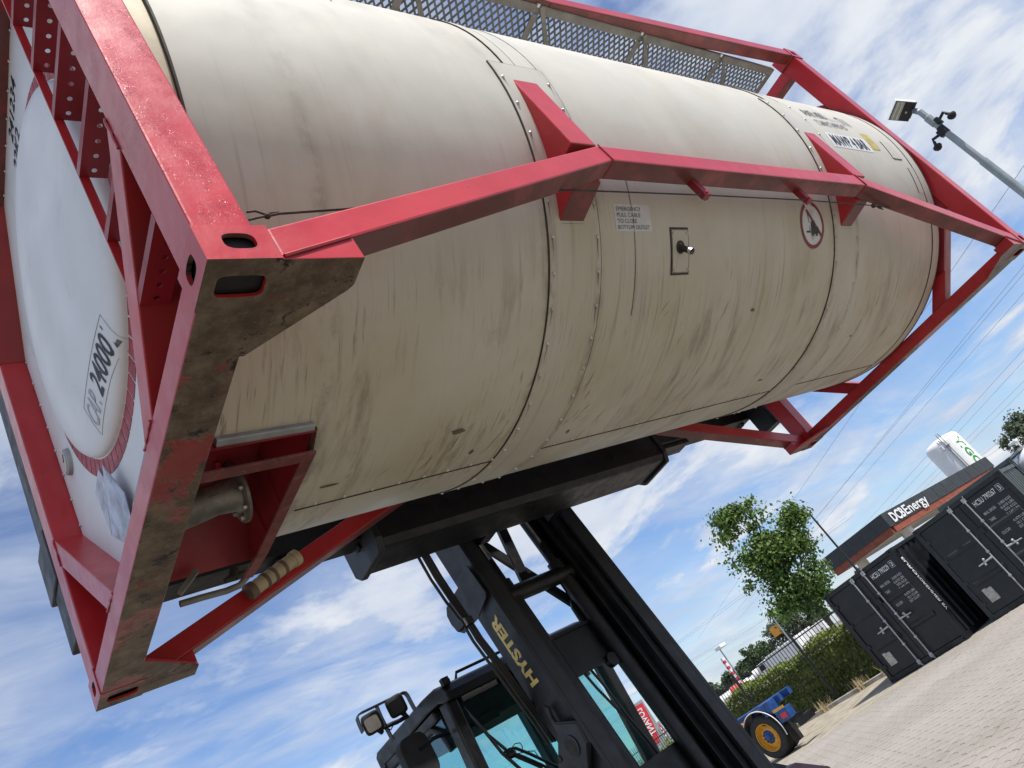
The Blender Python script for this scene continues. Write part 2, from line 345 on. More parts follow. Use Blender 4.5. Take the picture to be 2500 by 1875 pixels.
    plain('box_dark', (0.0075, 0.0095, 0.0125), 0.45, var=0.22, scale=3, bump=0.06, dirt=(0.02, 0.023, 0.025), dirt_amt=0.25)
    plain('box_slate', (0.013, 0.0185, 0.0215), 0.45, var=0.22, scale=3, bump=0.06, dirt=(0.03, 0.035, 0.036), dirt_amt=0.25)
    plain('box_green', (0.04, 0.055, 0.056), 0.45, var=0.15, scale=3, dirt=(0.11, 0.11, 0.10), dirt_amt=0.25)
    plain('letter_white', (0.74, 0.75, 0.75), 0.5, var=0.06, scale=30)
    plain('letter_grey', (0.46, 0.47, 0.47), 0.55, var=0.15, scale=40)
    plain('rod_grey', (0.42, 0.43, 0.44), 0.4, metal=0.4, var=0.12)
    plain('placard', (0.42, 0.41, 0.38), 0.5, metal=0.3, var=0.25, scale=25)
    plain('fence_black', (0.014, 0.016, 0.016), 0.5, var=0.2)
    plain('concrete', (0.36, 0.34, 0.30), 0.85, var=0.2, scale=5, dirt=(0.16, 0.14, 0.10))
    plain('sand', (0.30, 0.265, 0.205), 0.95, var=0.25, scale=3, dirt=(0.12, 0.115, 0.07), dirt_amt=0.6)
    plain('bark', (0.075, 0.060, 0.045), 0.9, var=0.35, scale=9)
    plain('fascia_black', (0.026, 0.030, 0.036), 0.5, var=0.12, scale=1.5)
    plain('brick_orange', (0.24, 0.062, 0.034), 0.7, var=0.2, scale=2.5, dirt=(0.42, 0.14, 0.07))
    plain('white_paint', (0.78, 0.78, 0.77), 0.45, var=0.04, scale=1.5)
    plain('column_white', (0.62, 0.60, 0.55), 0.6, var=0.06, scale=2)
    plain('green_paint', (0.05, 0.32, 0.08), 0.5, var=0.1)
    plain('sign_red', (0.62, 0.035, 0.05), 0.45, var=0.1)
    plain('sign_orange', (0.75, 0.30, 0.03), 0.5, var=0.1)
    plain('grey_paint', (0.28, 0.30, 0.32), 0.5, var=0.1)
    plain('truck_blue', (0.05, 0.11, 0.42), 0.45, var=0.1)
    plain('wire', (0.20, 0.215, 0.24), 0.6, var=0.1)
    plain('pole_grey', (0.30, 0.335, 0.335), 0.5, metal=0.35, var=0.15, scale=4, dirt=(0.20, 0.22, 0.20))
    plain('lamp_lens', (0.36, 0.38, 0.32), 0.25, var=0.2, scale=20)
    plain('straw', (0.42, 0.34, 0.20), 0.9, var=0.3, scale=30)
    def leaf(name, a, b):
        t = NT(name); g = t.n('ShaderNodeObjectInfo'); co = t.coord()
        c = t.mix(t.step(t.noise(co, 1.7, 4), 0.3, 0.7), a, b); c = t.mix(t.step(t.noise(co, 17, 3), 0.35, 0.7, 0, 0.6), c, tuple(x * 1.5 for x in b))
        t.set(**{'Base Color': c, 'Roughness': 0.5, 'Specular IOR Level': 0.35})
        tr = t.n('ShaderNodeBsdfTranslucent'); t.l(c, tr.inputs[0]); mx = t.n('ShaderNodeMixShader'); mx.inputs[0].default_value = 0.32
        t.l(t.b.outputs[0], mx.inputs[1]); t.l(tr.outputs[0], mx.inputs[2]); t.l(mx.outputs[0], t.nt.nodes['Material Output'].inputs[0])
    leaf('leaf_maple', (0.06, 0.11, 0.024), (0.13, 0.205, 0.046))
    leaf('leaf_hedge', (0.085, 0.125, 0.02), (0.19, 0.235, 0.045))
    leaf('leaf_far', (0.045, 0.075, 0.03), (0.075, 0.115, 0.045))
    leaf('leaf_grey', (0.065, 0.09, 0.055), (0.10, 0.125, 0.075))
    def glass(name, tint, gl=0.10):
        t = NT(name); tr = t.n('ShaderNodeBsdfTransparent'); tr.inputs[0].default_value = (*tint, 1)
        gb = t.n('ShaderNodeBsdfGlossy'); gb.inputs['Roughness'].default_value = 0.03
        fr = t.n('ShaderNodeFresnel'); fr.inputs[0].default_value = 1.45; f = t.math('MINIMUM', t.math('ADD', t.math('MULTIPLY', fr.outputs[0], 0.8), gl * 0.3, True), 0.22)
        mx = t.n('ShaderNodeMixShader'); t.l(f, mx.inputs[0]); t.l(tr.outputs[0], mx.inputs[1]); t.l(gb.outputs[0], mx.inputs[2])
        t.l(mx.outputs[0], t.nt.nodes['Material Output'].inputs[0])
    glass('glass_teal', (0.68, 0.90, 0.90)); glass('glass_grey', (0.30, 0.36, 0.37), 0.4)
    # block paving and ground
    def pav(name):
        t = NT(name); co = t.coord('Object'); g = t.n('ShaderNodeNewGeometry')
        t2 = t.n('ShaderNodeTexCoord'); oi = t.n('ShaderNodeObjectInfo')
        c = t.mix(t.step(t.noise(g.outputs['Position'], 0.35, 5, 0.6), 0.32, 0.68), (0.245, 0.225, 0.19), (0.315, 0.285, 0.255))
        c = t.mix(t.step(t.noise(g.outputs['Position'], 7.0, 5, 0.6), 0.35, 0.7, 0, 0.45), c, (0.335, 0.295, 0.265))
        c = t.mix(t.step(t.noise(g.outputs['Position'], 0.9, 7, 0.65), 0.60, 0.78, 0, 0.6), c, (0.19, 0.165, 0.12))
        mp = t.n('ShaderNodeMapping'); mp.inputs['Rotation'].default_value = (0, 0, R_(35)); mp.inputs['Scale'].default_value = (0.5, 3.5, 1); t.l(g.outputs['Position'], mp.inputs[0])
        c = t.mix(t.step(t.noise(mp.outputs[0], 1.1, 5, 0.6, 0.3), 0.62, 0.74, 0, 0.5), c, (0.13, 0.12, 0.11))
        c = t.mix(t.step(t.noise(g.outputs['Position'], 2.3, 6, 0.6), 0.70, 0.76, 0, 0.8), c, (0.07, 0.065, 0.06))
        c = t.mix(t.step(t.noise(g.outputs['Position'], 160, 3, 0.6), 0.55, 0.75, 0, 0.25), c, (0.16, 0.15, 0.14))
        t.set(**{'Base Color': c, 'Roughness': 0.85, 'Normal': t.bump(t.noise(g.outputs['Position'], 220, 4, 0.6), 0.25, 0.003)})
    pav('paver')
    t = NT('ground'); co = t.coord('Object'); g = t.n('ShaderNodeNewGeometry')
    c = t.mix(t.step(t.noise(g.outputs['Position'], 0.3, 6, 0.6), 0.3, 0.7), (0.15, 0.135, 0.11), (0.215, 0.195, 0.165))
    c = t.mix(t.step(t.noise(g.outputs['Position'], 5, 6, 0.65), 0.45, 0.75, 0, 0.6), c, (0.12, 0.105, 0.085))
    t.set(**{'Base Color': c, 'Roughness': 0.92})
mats()

# ================================================================== ground
def ground():
    g = MB(); g.quad((-900, -900, -.046), (900, -900, -.046), (900, 900, -.046), (-900, 900, -.046))
    o = g.build('ground', 'ground', kind='structure')
    # zigzag block paving: courses run along y, every stone is a sheared block
    LX, LY, A, G, T = 0.225, 0.1125, 0.046, 0.0135, 0.045
    def stone(sgn):
        m = MB(); h = G / 2; c = 0.007
        def q(i, z): return [(x + sgn * A * (y / LY - 0.5), y, z) for x, y in ((h + i, h + i), (LX - h - i, h + i), (LX - h - i, LY - h - i), (h + i, LY - h - i))]
        vs = q(0, 0.004) + q(0, T - c) + q(c, T); fs = [(8, 9, 10, 11)]
        for a in (0, 4):
            for i in range(4): fs.append((a + i, a + (i + 1) % 4, a + 4 + (i + 1) % 4, a + 4 + i))
        return vs, fs
    st = {s: stone(s) for s in (1, -1)}
    spots = []
    for i in range(int(14.6 / LX)):
        for j in range(int(15.5 / LY)):
            x = 4.0 + i * LX; y = -1.5 + j * LY
            if y > 9.4 and x > 15.6 - (y - 9.4) * 0.75: continue
            spots.append((x, y, 1 if j % 2 else -1))
    def vis(s):
        v = Vector((s[0] + .11, s[1] + .05, 0)) - CC; c = [sum(CR[k][i] * v[i] for i in range(3)) for k in range(3)]
        if c[2] < 0.5: return None
        u = 1250 + CF * c[0] / c[2]; w = 937.5 + CF * c[1] / c[2]
        return c[2] if -20 < u < 2520 and -20 < w < 1895 else None
    near = sorted(((vis(s), s) for s in spots if vis(s)), key=lambda q: q[0])[:300]
    chosen = {s for _, s in near}
    pave = bpy.data.objects.new('paving', None); COL.objects.link(pave); pave['kind'] = 'structure'; pave.location = (0, 0, -.045)
    me = {}
    for s in st:
        m = MB(); m.add(*st[s]); me[s] = m.mesh('paver'); me[s].materials.append(M['paver'])
    rnd = random.Random(3); rest = MB()
    for s in spots:
        dz = rnd.uniform(-0.0022, 0.0022)
        if s in chosen:
            p = part('paver', me[s[2]], None, pave, (s[0], s[1], dz))
        else:
            vs, fs = st[s[2]]; rest.add([(a + s[0], b + s[1], c + dz) for a, b, c in vs], fs)
    m2 = bpy.data.meshes.new('paver_field'); m2.from_pydata(rest.v, [], rest.f); m2.materials.append(M['paver'])
    part('paver_field', m2, None, pave)['kind'] = 'stuff'
    d = MB(); d.add([(13.2, 10.4, -.006), (15.75, 9.35, -.006), (18.75, 9.0, -.006), (18.75, 40, -.006), (8, 40, -.006), (8, 15.5, -.006)], [(0, 1, 2, 3, 4, 5)])
    d.build('dirt_verge', 'sand', kind='structure')
    road = MB(); road.quad((21.5, -60, -.02), (34, -60, -.02), (34, 160, -.02), (21.5, 160, -.02)); road.build('road', 'grey_paint', kind='structure')
ground()

# ================================================================== tank container
L, W, H = 6.058, 2.438, 2.591
YC, ZC, RC = 1.219, 1.30, 1.217
def cyl(x, th, r=RC): return (x, YC - r * math.cos(th), ZC + r * math.sin(th))
def shell(name, x0, x1, t0, t1, r, mat, parent, nx=8, nt=96, skip=None, thick=0.0, xs=None, ts=None, **kw):
    xs = xs or [x0 + (x1 - x0) * i / nx for i in range(nx + 1)]
    ts = ts or [R_(t0 + (t1 - t0) * i / nt) for i in range(nt + 1)]
    vs = []; fs = []; uv = []
    def fold(t):
        return -math.pi - t if t < -math.pi / 2 else (math.pi - t if t > math.pi / 2 else t)
    for x in xs:
        for t in ts: vs.append(cyl(x, t, r)); uv.append((x, RC * fold(t)))
    n = len(ts)
    for i in range(len(xs) - 1):
        for k in range(n - 1):
            if skip and skip((xs[i] + xs[i + 1]) / 2, math.degrees((ts[k] + ts[k + 1]) / 2)): continue
            fs.append((i * n + k, (i + 1) * n + k, (i + 1) * n + k + 1, i * n + k + 1))
    if thick:
        b = len(vs)
        for x in xs:
            for t in ts: vs.append(cyl(x, t, r - thick)); uv.append((x, RC * fold(t)))
        m = len(xs)
        for i in range(m - 1):
            fs.append((i * n, b + i * n, b + (i + 1) * n, (i + 1) * n)); fs.append((i * n + n - 1, (i + 1) * n + n - 1, b + (i + 1) * n + n - 1, b + i * n + n - 1))
        for k in range(n - 1):
            fs.append((k, k + 1, b + k + 1, b + k)); q = (m - 1) * n; fs.append((q + k + 1, q + k, b + q + k, b + q + k + 1))
    me = bpy.data.meshes.new(name); me.from_pydata(vs, [], fs); ul = me.uv_layers.new(name='UVMap')
    for lp in me.loops: ul.data[lp.index].uv = uv[lp.vertex_index]
    bm = bmesh.new(); bm.from_mesh(me); bmesh.ops.recalc_face_normals(bm, faces=bm.faces)
    c = bm.faces[:]; s = sum((f.normal.dot(f.calc_center_median() - Vector((f.calc_center_median().x, YC, ZC)))) for f in c)
    if s < 0: bmesh.ops.reverse_faces(bm, faces=bm.faces)
    bm.to_mesh(me); bm.free()
    me.polygons.foreach_set('use_smooth', [True] * len(me.polygons)); me.set_sharp_from_angle(angle=R_(35)); me.update()
    me.materials.append(M[mat]); o = bpy.data.objects.new(name, me); COL.objects.link(o); o.parent = parent; tag(o, **kw); return o

def mirror(fx, fy, fz):       # maps a piece built at the (0,0,0) corner to another corner
    return lambda x, y, z: (L - x if fx else x, W - y if fy else y, H - z if fz else z)
def oval(cx, cy, a, b, n=28, p=2.0):
    o = []
    for k in range(n):
        t = 2 * math.pi * k / n + math.pi / n; c, s = math.cos(t), math.sin(t)
        o.append((cx + a * math.copysign(abs(c) ** (2 / p), c), cy + b * math.copysign(abs(s) ** (2 / p), s)))
    return o
def plate_hole(m, x0, x1, y0, y1, hole, fn, t):      # a plate with a hole; fn maps (a, b, depth) to space
    n = len(hole); cx = sum(p[0] for p in hole) / n; cy = sum(p[1] for p in hole) / n; out = []
    for px, py in hole:
        dx, dy = px - cx, py - cy; s = 1e9
        if dx > 1e-9: s = min(s, (x1 - cx) / dx)
        if dx < -1e-9: s = min(s, (x0 - cx) / dx)
        if dy > 1e-9: s = min(s, (y1 - cy) / dy)
        if dy < -1e-9: s = min(s, (y0 - cy) / dy)
        out.append([cx + dx * s, cy + dy * s])
    for X in (x0, x1):
        for Y in (y0, y1):
            k = min(range(n), key=lambda i: (out[i][0] - X) ** 2 + (out[i][1] - Y) ** 2); out[k] = [X, Y]
    vs = [fn(a, b, 0) for a, b in hole] + [fn(a, b, 0) for a, b in out] + [fn(a, b, t) for a, b in hole] + [fn(a, b, t) for a, b in out]; fs = []
    for i in range(n):
        j = (i + 1) % n
        fs += [(i, j, n + j, n + i), (2 * n + i, 3 * n + i, 3 * n + j, 2 * n + j), (i, 2 * n + i, 2 * n + j, j), (n + i, n + j, 3 * n + j, 3 * n + i)]
    m.add(vs, fs)

def tank_container():
    T = thing('tank_container', 'white cylindrical tank in a red steel frame, lifted high in the air', 'tank container', (0, 0, TZ))
    corners = [(a, b, c) for a in (0, 1) for b in (0, 1) for c in (0, 1)]
    # ---- corner fittings, posts
    for fx, fy, fz in corners:
        m = MB(); t = 0.011
        plate_hole(m, t, .178, t, .162, oval(.092, .084, .060, .034, p=5), lambda a, b, d: (a, b, d), t)             # underside
        plate_hole(m, -.002, .178, 0, .118, oval(.094, .062, .040, .027, p=3), lambda a, b, d: (a, d - .002, b), t + .002)       # side
        plate_hole(m, t, .162, 0, .118, oval(.085, .062, .036, .027, p=3), lambda a, b, d: (d - .002, a, b), t + .002)   # end
        m.box(t, .178, t, .162, .110, .118); m.box(.170, .178, t, .162, t, .110); m.box(t, .170, .154, .162, t, .110)
        m.tf(mirror(fx, fy, fz)); cf = m.build('corner_fitting', 'red_rusty', T)
        MB().box(.020, .168, .020, .152, .020, .108).tf(mirror(fx, fy, fz)).build('cavity_shade_box', 'black_rubber', cf)  # black box behind the holes stands in for the shade inside
    for fx in (0, 1):
        for fy in (0, 1):
            m = MB().box(0.004, .148, .004, .149, .118, H - .118).tf(mirror(fx, fy, 0)); m.build('corner_post', 'red_blister' if not (fx or fy) else 'red_paint', T, bevel=.006)
        m = MB().box(.002, .146, .162, W - .162, 0.0015, .097).tf(mirror(fx, 0, 0)); m.build('bottom_rail', 'red_rusty', T, bevel=.005)
        m = MB().box(.006, .128, .150, W - .150, H - .195, H - .095).tf(mirror(fx, 0, 0)); m.build('top_rail', 'red_paint', T, bevel=.005)
        for fy in (0, 1):
            for fz in (0, 1):
                lo, hi, b = .77, .905, (.097 if not fz else .195)
                poly = [(.149, lo - .149), (lo - b, b), (hi - b, b), (.149, hi - .149)]
                m = MB().prism(poly, 0, .004, .125).tf(mirror(fx, fy, fz)); m.build('corner_brace', 'red_paint', T, bevel=.004)
                if not fx:
                    for q0, q1 in (((.0, .150, lo - .149), (.0, .150, hi - .149)), ((.0, lo - b, b + .001), (.0, hi - b, b + .001))):
                        rw = random.Random(int(q0[1] * 999)); pts = [Vector((.002 + rw.uniform(-.002, .002), q0[1] + (q1[1] - q0[1]) * i / 8, q0[2] + (q1[2] - q0[2]) * i / 8)) for i in range(9)]
                        MB().tube(pts, [.0045 + rw.uniform(-.001, .0015) for _ in pts], 6).tf(mirror(fx, fy, fz)).build('weld', 'red_paint', T, smooth=60)
                if not fx or fz == 1:
                    if fx and fz: continue
                    m = MB().prism([(.149, b), (lo - b, b), (.149, lo - .149)], 0, .110, .117).tf(mirror(fx, fy, fz)); m.build('web_plate', 'red_dark', T)
    # ---- bottom side rails with their kinks, gussets, saddle struts
    for fy in (0, 1):
        mm = mirror(0, fy, 0)
        tops = [(.178, .112), (1.842, .663), (L - 1.842, .663), (L - .178, .112)]
        bots = [(.178, .006), (1.854, .562), (L - 1.854, .562), (L - .178, .006)]
        for i in range(3):
            MB().prism([tops[i], tops[i + 1], bots[i + 1], bots[i]], 1, .002, .098).tf(mm).build('side_rail', 'red_paint', T, bevel=.008)
        for x in (1.848, L - 1.848):      # weld seams at the kinks
            MB().tube([(x - .006, -.0005, .664), (x + .006, -.0005, .562)], .0035, 6).tf(mm).build('weld', 'red_dark', T)
        for fx in (0, 1):
            m = MB().prism([(.176, .0012), (.402, .0012), (.402, .076), (.395, .078), (.176, .006)], 1, .0035, .097)
            m.prism([(.170, .09), (.402, .09), (.402, .1), (.390, .118), (.158, .335), (.138, .335), (.138, .15), (.170, .15)], 2, .0025, .016)
            m.tf(mirror(fx, fy, 0)); m.build('gusset', 'red_rusty', T, bevel=.003)
            m = MB().tube([(.185, .001, .010), (.395, .001, .080)], .006, 6).tf(mirror(fx, fy, 0)); m.build('weld', 'red_paint', T)
        for x0 in (1.690, L - 1.840):
            x1 = x0 + .150
            m = MB().prism([(.004, .664), (.009, 1.147), (.09, 1.12), (.36, .60), (.292, .515), (.099, .545), (.099, .664)], 0, x0, x1).tf(mm)
            m.build('saddle_strut', 'red_paint', T, bevel=.006)
            m = MB().tube([(x0 + .01, .291, .5135), (x1 - .01, .291, .5135)], .007, 6).tf(mm); m.build('weld', 'sealant', T)
        # top side rails bow slightly inwards
        for a, b in (((.178, 0.0), (L / 2, .115)), ((L / 2, .115), (L - .178, 0.0))):
            m = MB(); p = []
            for (x, y) in (a, b): p += [(x, y + .002, H - .108), (x, y + .098, H - .108), (x, y + .098, H - .012), (x, y + .002, H - .012)]
            m.add(p, [(0, 1, 2, 3), (7, 6, 5, 4), (0, 4, 5, 1), (1, 5, 6, 2), (2, 6, 7, 3), (3, 7, 4, 0)]).tf(mm); m.build('top_side_rail', 'red_paint', T, bevel=.008)
    # ---- cladding panels, joint bands
    hole = lambda x, th: x < .577 and -117.5 < th < -74
    ts = [R_(a) for a in list(range(-210, -117, 3)) + [-117.5] + list(range(-114, -75, 4)) + [-74] + list(range(-72, 151, 3))]
    p1 = shell('cladding_panel', 0, 0, 0, 0, RC, 'cladding', T, skip=hole, ts=ts, xs=[.225, .40, .577, .9, 1.25, 1.626])
    shell('cladding_panel', 1.925, 4.137, -210, 150, RC, 'cladding', T, nx=6, nt=120)
    shell('cladding_panel', 4.448, 5.725, -210, 150, RC, 'cladding', T, nx=4, nt=120)
    shell('end_ring', 5.728, 5.862, -210, 150, RC - .001, 'cladding_band', T, nx=1, nt=120)
    shell('end_ring', 5.866, 5.886, -210, 150, RC - .02, 'black_rubber', T, nx=1, nt=120); shell('skirt_ring', 5.886, 5.945, -210, 150, RC - .035, 'red_dark', T, nx=1, nt=120)
    shell('end_ring', .122, .218, -210, 150, RC - .012, 'cream', T, nx=1, nt=120, skip=lambda x, th: -118 < th < -74)
    for x in (.2215, 5.864, 5.7265): shell('sealing_strip', x - .004, x + .004, -74 if x < 1 else -210, 150, RC + .003, 'sealant', T, nx=1, nt=120, thick=.02)
    for x0, x1, cap in ((1.618, 1.932, -3), (4.130, 4.455, 9)):
        for sgn in (0, 1):
            a, b = (cap, -90) if not sgn else (-90, -180 - cap)
            shell('joint_band', x0, x1, b, a, RC + .006, 'cladding_band', T, nx=2, nt=30, thick=.008)
        xm = (x0 + x1) / 2 - .026
        shell('joint_band', xm - .033, xm + .033, cap, 180 - cap, RC + .004, 'cladding_band', T, nx=1, nt=60, thick=.006)
        shell('cladding_panel', x0 + .008, x1 - .007, cap - 1, 181 - cap, RC - .002, 'cladding', T, nx=1, nt=60)
        for x, w in ((x0 - .002, .0045), (x1 + .002, .003)):
            shell('sealing_strip', x - w, x + w, -180 - cap, cap, RC + .0045, 'sealant', T, nx=1, nt=90, thick=.006)
        for x in (xm - .035, xm + .035): shell('sealing_strip', x - .0025, x + .0025, cap, 180 - cap, RC + .004, 'sealant', T, nx=1, nt=60, thick=.006)
        shell('sealing_strip', x0, x1, cap - .18, cap + .18, RC + .005, 'sealant', T, nx=1, nt=2, thick=.006)
        m = MB()
        for x in (x0 + .020, x1 - .020):
            for th in range(-176, cap - 1, 7):
                q = cyl(x, R_(th), RC + .006); m.ball(q, .0085, 8)
        m.build('rivets', 'zinc', T, smooth=60, kind='stuff')
        m = MB().box(x0 + .02, x0 + .095, .215, .235, .60, .66)
        if x0 > 3: m.build('clip_plate', 'alu', T, bevel=.003)
    # lengthwise seam along the belly
    for a, b in ((.62, 1.62), (1.94, 4.12), (4.46, 5.72)):
        shell('seam', a, b, -96.7, -96.45, RC + .003, 'sealant', T, nx=6, nt=1, thick=.004)
        m = MB(); x = a + .08
        while x < b: m.ball(cyl(x, R_(-95.6), RC), .008, 8); x += .13
        m.build('rivets', 'zinc', T, smooth=60, kind='stuff')
    for x, t0, t1 in ((2.175, -29, -60), (5.715, -30, -80), (1.03, 28, 12)): shell('seam', x - .0016, x + .0016, t1, t0, RC + .0022, 'ink_worn', T, nx=1, nt=16, thick=.002)
    # cracks, scratches and drip marks on the underside
    rnd = random.Random(11); m = MB()
    for k in range(95):
        x = rnd.choice((rnd.uniform(.7, 5.6), rnd.gauss(1.8, .25), rnd.gauss(2.3, .4))); th = rnd.choice((rnd.uniform(-95, -60), rnd.gauss(-90, 4))); ln = rnd.choice((.7, 1.2, 2, 3, 6)); w = rnd.uniform(.0006, .0019); dx = rnd.uniform(.003, .012); n = 5
        a = []; b = []
        for i in range(n + 1):
            t = R_(th + ln * i / n); xx = x + dx * i + rnd.uniform(-.003, .003); ww = w * math.sin(math.pi * (i + .3) / (n + .6))
            a.append(cyl(xx - ww, t, RC + .0022)); b.append(cyl(xx + ww, t, RC + .0022))
        m.add(a + b, [(i, i + 1, n + 2 + i, n + 1 + i) for i in range(n)])
    for x0, x1 in ((1.618, 1.932), (4.130, 4.455)):
        for x in (x0 + .020, x1 - .020):
            for th in range(-92, -6, 7):
                if rnd.random() < .25: continue
                ln = rnd.uniform(1.0, 4.5); w = rnd.uniform(.0012, .0030); n = 4; a = []; b = []
                for i in range(n + 1):
                    t = R_(th - .3 - ln * i / n); xx = x + rnd.uniform(-.002, .002); ww = w * (1 - i / (n + .5)); a.append(cyl(xx - ww, t, RC + .0078)); b.append(cyl(xx + ww, t, RC + .0078))
                m.add(a + b, [(i, i + 1, n + 2 + i, n + 1 + i) for i in range(n)])
    for x, th, a_, b_ in ((1.27, -82, .045, .016), (3.25, -62, .025, .012), (4.72, -76, .022, .009), (3.78, -88, .03, .008), (.72, -90, .05, .010), (1.42, -90, .014, .02), (2.05, -91, .01, .018)):
        n = 12; ring = [cyl(x + a_ * math.cos(2 * math.pi * k / n) * rnd.uniform(.6, 1.1), R_(th) + b_ / RC * math.sin(2 * math.pi * k / n) * rnd.uniform(.6, 1.1), RC + .0021) for k in range(n)]
        m.add(ring, [tuple(range(n))])
    m.build('scratch_marks', 'plastic_brown', T, kind='stuff')
    # ---- near end: white end plate, dished head, red tape blocks
    octo = lambda b, s, t: [(b, s - b), (s - b, b), (W - s + b, b), (W - b, s - b), (W - b, H - t + b), (W - t + b, H - b), (t - b, H - b), (b, H - t + b)]
    ep = MB().prism([(.155, .62), (.50, .28), (W - .50, .28), (W - .155, .62), (W - .155, H - .62), (W - .62, H - .18), (.62, H - .18), (.155, H - .62)], 0, .119, .126).build('end_plate', 'end_white', T, bevel=.002)
    MB().prism([(.155, .62), (.50, .28), (W - .50, .28), (W - .155, .62), (W - .155, H - .62), (W - .62, H - .18), (.62, H - .18), (.155, H - .62)], 0, L - .126, L - .119).build('end_plate', 'red_dark', T)
    MB().box(.119, .126, .50, W - .50, .098, .277).build('apron_plate', 'red_dark', T)
    MB().box(.098, .118, .86, 1.42, .272, .302).build('drip_edge', 'galvanised', T, bevel=.002)
    prof = [(.737, .004), (.737, -.006), (.733, -.018), (.722, -.030), (.70, -.041), (.65, -.054), (.56, -.068), (.42, -.080), (.22, -.087), (0, -.089)]
    MB().lathe(prof, (.119, YC, ZC), (1, 0, 0), 96).build('dished_head', 'end_white', T, smooth=60)
    MB().lathe(prof, (L - .119, YC, ZC), (-1, 0, 0), 64).build('dished_head', 'end_white', T, smooth=60)
    for (y0, z0), (y1, z1) in (((.150, .62), (.50, .27)), ((.150, H - .62), (.62, H - .18))): MB().prism([(y0, z0), (y1, z1), (y1 + .12, z1 + (.10 if z1 < 1 else -.10)), (y0, z0 + (.25 if z0 < 1 else -.25))], 0, L - .150, L - .127).build('skirt_gusset', 'red_dark', T)
    n = 68; blk = []
    for k in range(n):
        m = MB(); a0 = 2 * math.pi * (k + .06) / n; a1 = 2 * math.pi * (k + .94) / n; pts = []
        for r, s in ((.744, 1), (.816, -1)):
            for i in range(4):
                a = a0 + (a1 - a0) * (i / 3 if s > 0 else 1 - i / 3); pts.append((.1188, YC + r * math.cos(a), ZC + r * math.sin(a)))
        m.sheet(pts, (-1, 0, 0), .0022); m.build('tape_block', 'red_tape', ep)
    m = MB(); pl = [(.18, .64), (.52, .31), (W - .52, .31), (W - .18, .64), (W - .18, H - .64), (W - .64, H - .21), (.64, H - .21), (.18, H - .64)]
    for i in range(8):
        a = Vector((0, *pl[i])); b = Vector((0, *pl[(i + 1) % 8])); k = max(2, int((b - a).length / .14))
        for j in range(k): q = a + (b - a) * (j / k); m.ball((.118, q.y, q.z), .009, 8)
    m.build('rivets', 'zinc', T, smooth=60, kind='stuff')
    # text on the head and the end plate
    def head_x(y, z):
        r = math.hypot(y - YC, z - ZC); pr = [(p[0], .119 + p[1]) for p in prof]
        for (r0, x0), (r1, x1) in zip(pr, pr[1:]):
            if r1 <= r <= r0: return x1 + (x0 - x1) * ((r - r1) / max(1e-6, r0 - r1))
        return .119
    def head_map(A, B, D):
        f = on_quad(A, B, D)
        def g(s, t):
            q = f(s, t); q.x = head_x(q.y, q.z) - .0025; return q
        return g
    def head_hit(u, v):
        x = -.03
        while x < .119:
            q = PT(u, v, 0, x)
            if head_x(q.y, q.z) <= x: break
            x += .0005
        return PT(u, v, 0, x)
    K = lambda x, y: (x / 5.53, 700 + y / 5.53)
    a = head_hit(*K(1400, 1500)); b = head_hit(*K(1580, 860)); d = head_hit(*K(1215, 1215))
    e = b - a; g = d - a; g = Vector((0, g.y, g.z)); e = Vector((0, e.y, e.z)); o = Vector((0, a.y, a.z))
    at = lambda s0, s1, t0, t1: head_map(o + e * s0 + g * t0, o + e * s1 + g * t0, o + e * s0 + g * t1)
    text('capacity_number', '24000', at(0, 1, 0, 1), 'ink', T, bold=.012)
    text('capacity_letter', 'L', at(1.05, 1.17, 0, 1), 'ink_worn', T)
    text('capacity_word', 'CAP.', at(-.74, -.14, 0, .95), 'ink_faded', T)
    m = MB(); cs = [o + e * s_ + g * t_ for s_, t_ in ((-.80, -.16), (1.22, -.16), (1.22, 1.16), (-.80, 1.16))]
    for i in range(4):
        pts = []
        for k in range(13):
            q = cs[i] + (cs[(i + 1) % 4] - cs[i]) * (k / 12); pts.append((head_x(q.y, q.z) - .001, q.y, q.z))
        m.tube(pts, .0012, 4)
    m.build('label_outline', 'ink_faded', T)
    # raised numbers high on the end plate
    text('serial_number', '241234', lambda s, t: (.1165, 1.275 - .31 * s, 2.262 + .085 * t), 'ink', T, bold=.01)
    text('size_code', '22K2', lambda s, t: (.1165, 1.362 - .215 * s, 2.150 + .085 * t), 'ink', T, bold=.01)
    # thermometer, document plate
    g = MB().lathe([(.0, -.022), (.052, -.022), (.060, -.018), (.064, 0)], (.119, 2.098, 1.03), (1, 0, 0), 32).build('thermometer', 'galvanised', T, smooth=40)
    MB().lathe([(0, -.0235), (.050, -.0235)], (.119, 2.098, 1.03), (1, 0, 0), 32).build('dial', 'dial', g)
    MB().bar((.0945, 2.098, 1.03), (.0945, 2.07, 1.055), .004, .002).build('needle', 'ink', g)
    Z3 = lambda x, y: (x / 2.37, 650 + y / 2.37)
    q = [PT(*Z3(*p), 0, .105) for p in ((570, 1170), (615, 1245), (610, 1290), (650, 1560), (555, 1310))]
    MB().sheet(q, (-1, 0, 0), .002).build('document_plate', 'foil', T)
    q = [PT(*Z3(*p), 0, .092) for p in ((632, 1142), (722, 1310), (785, 1540), (740, 1618), (655, 1560), (612, 1290))]
    q[0].x = .07; q[3].x = .10
    MB().sheet(q, (-1, 0, 0), .003).build('document_plate', 'foil', T, label='torn shiny document plate, bent forward')
    # ---- ladder beside the near post
    ld = MB().box(.030, .036, .470, .525, .38, H - .20).box(.006, .030, .470, .476, .38, H - .20).build('ladder_stile', 'red_paint', T, bevel=.001)
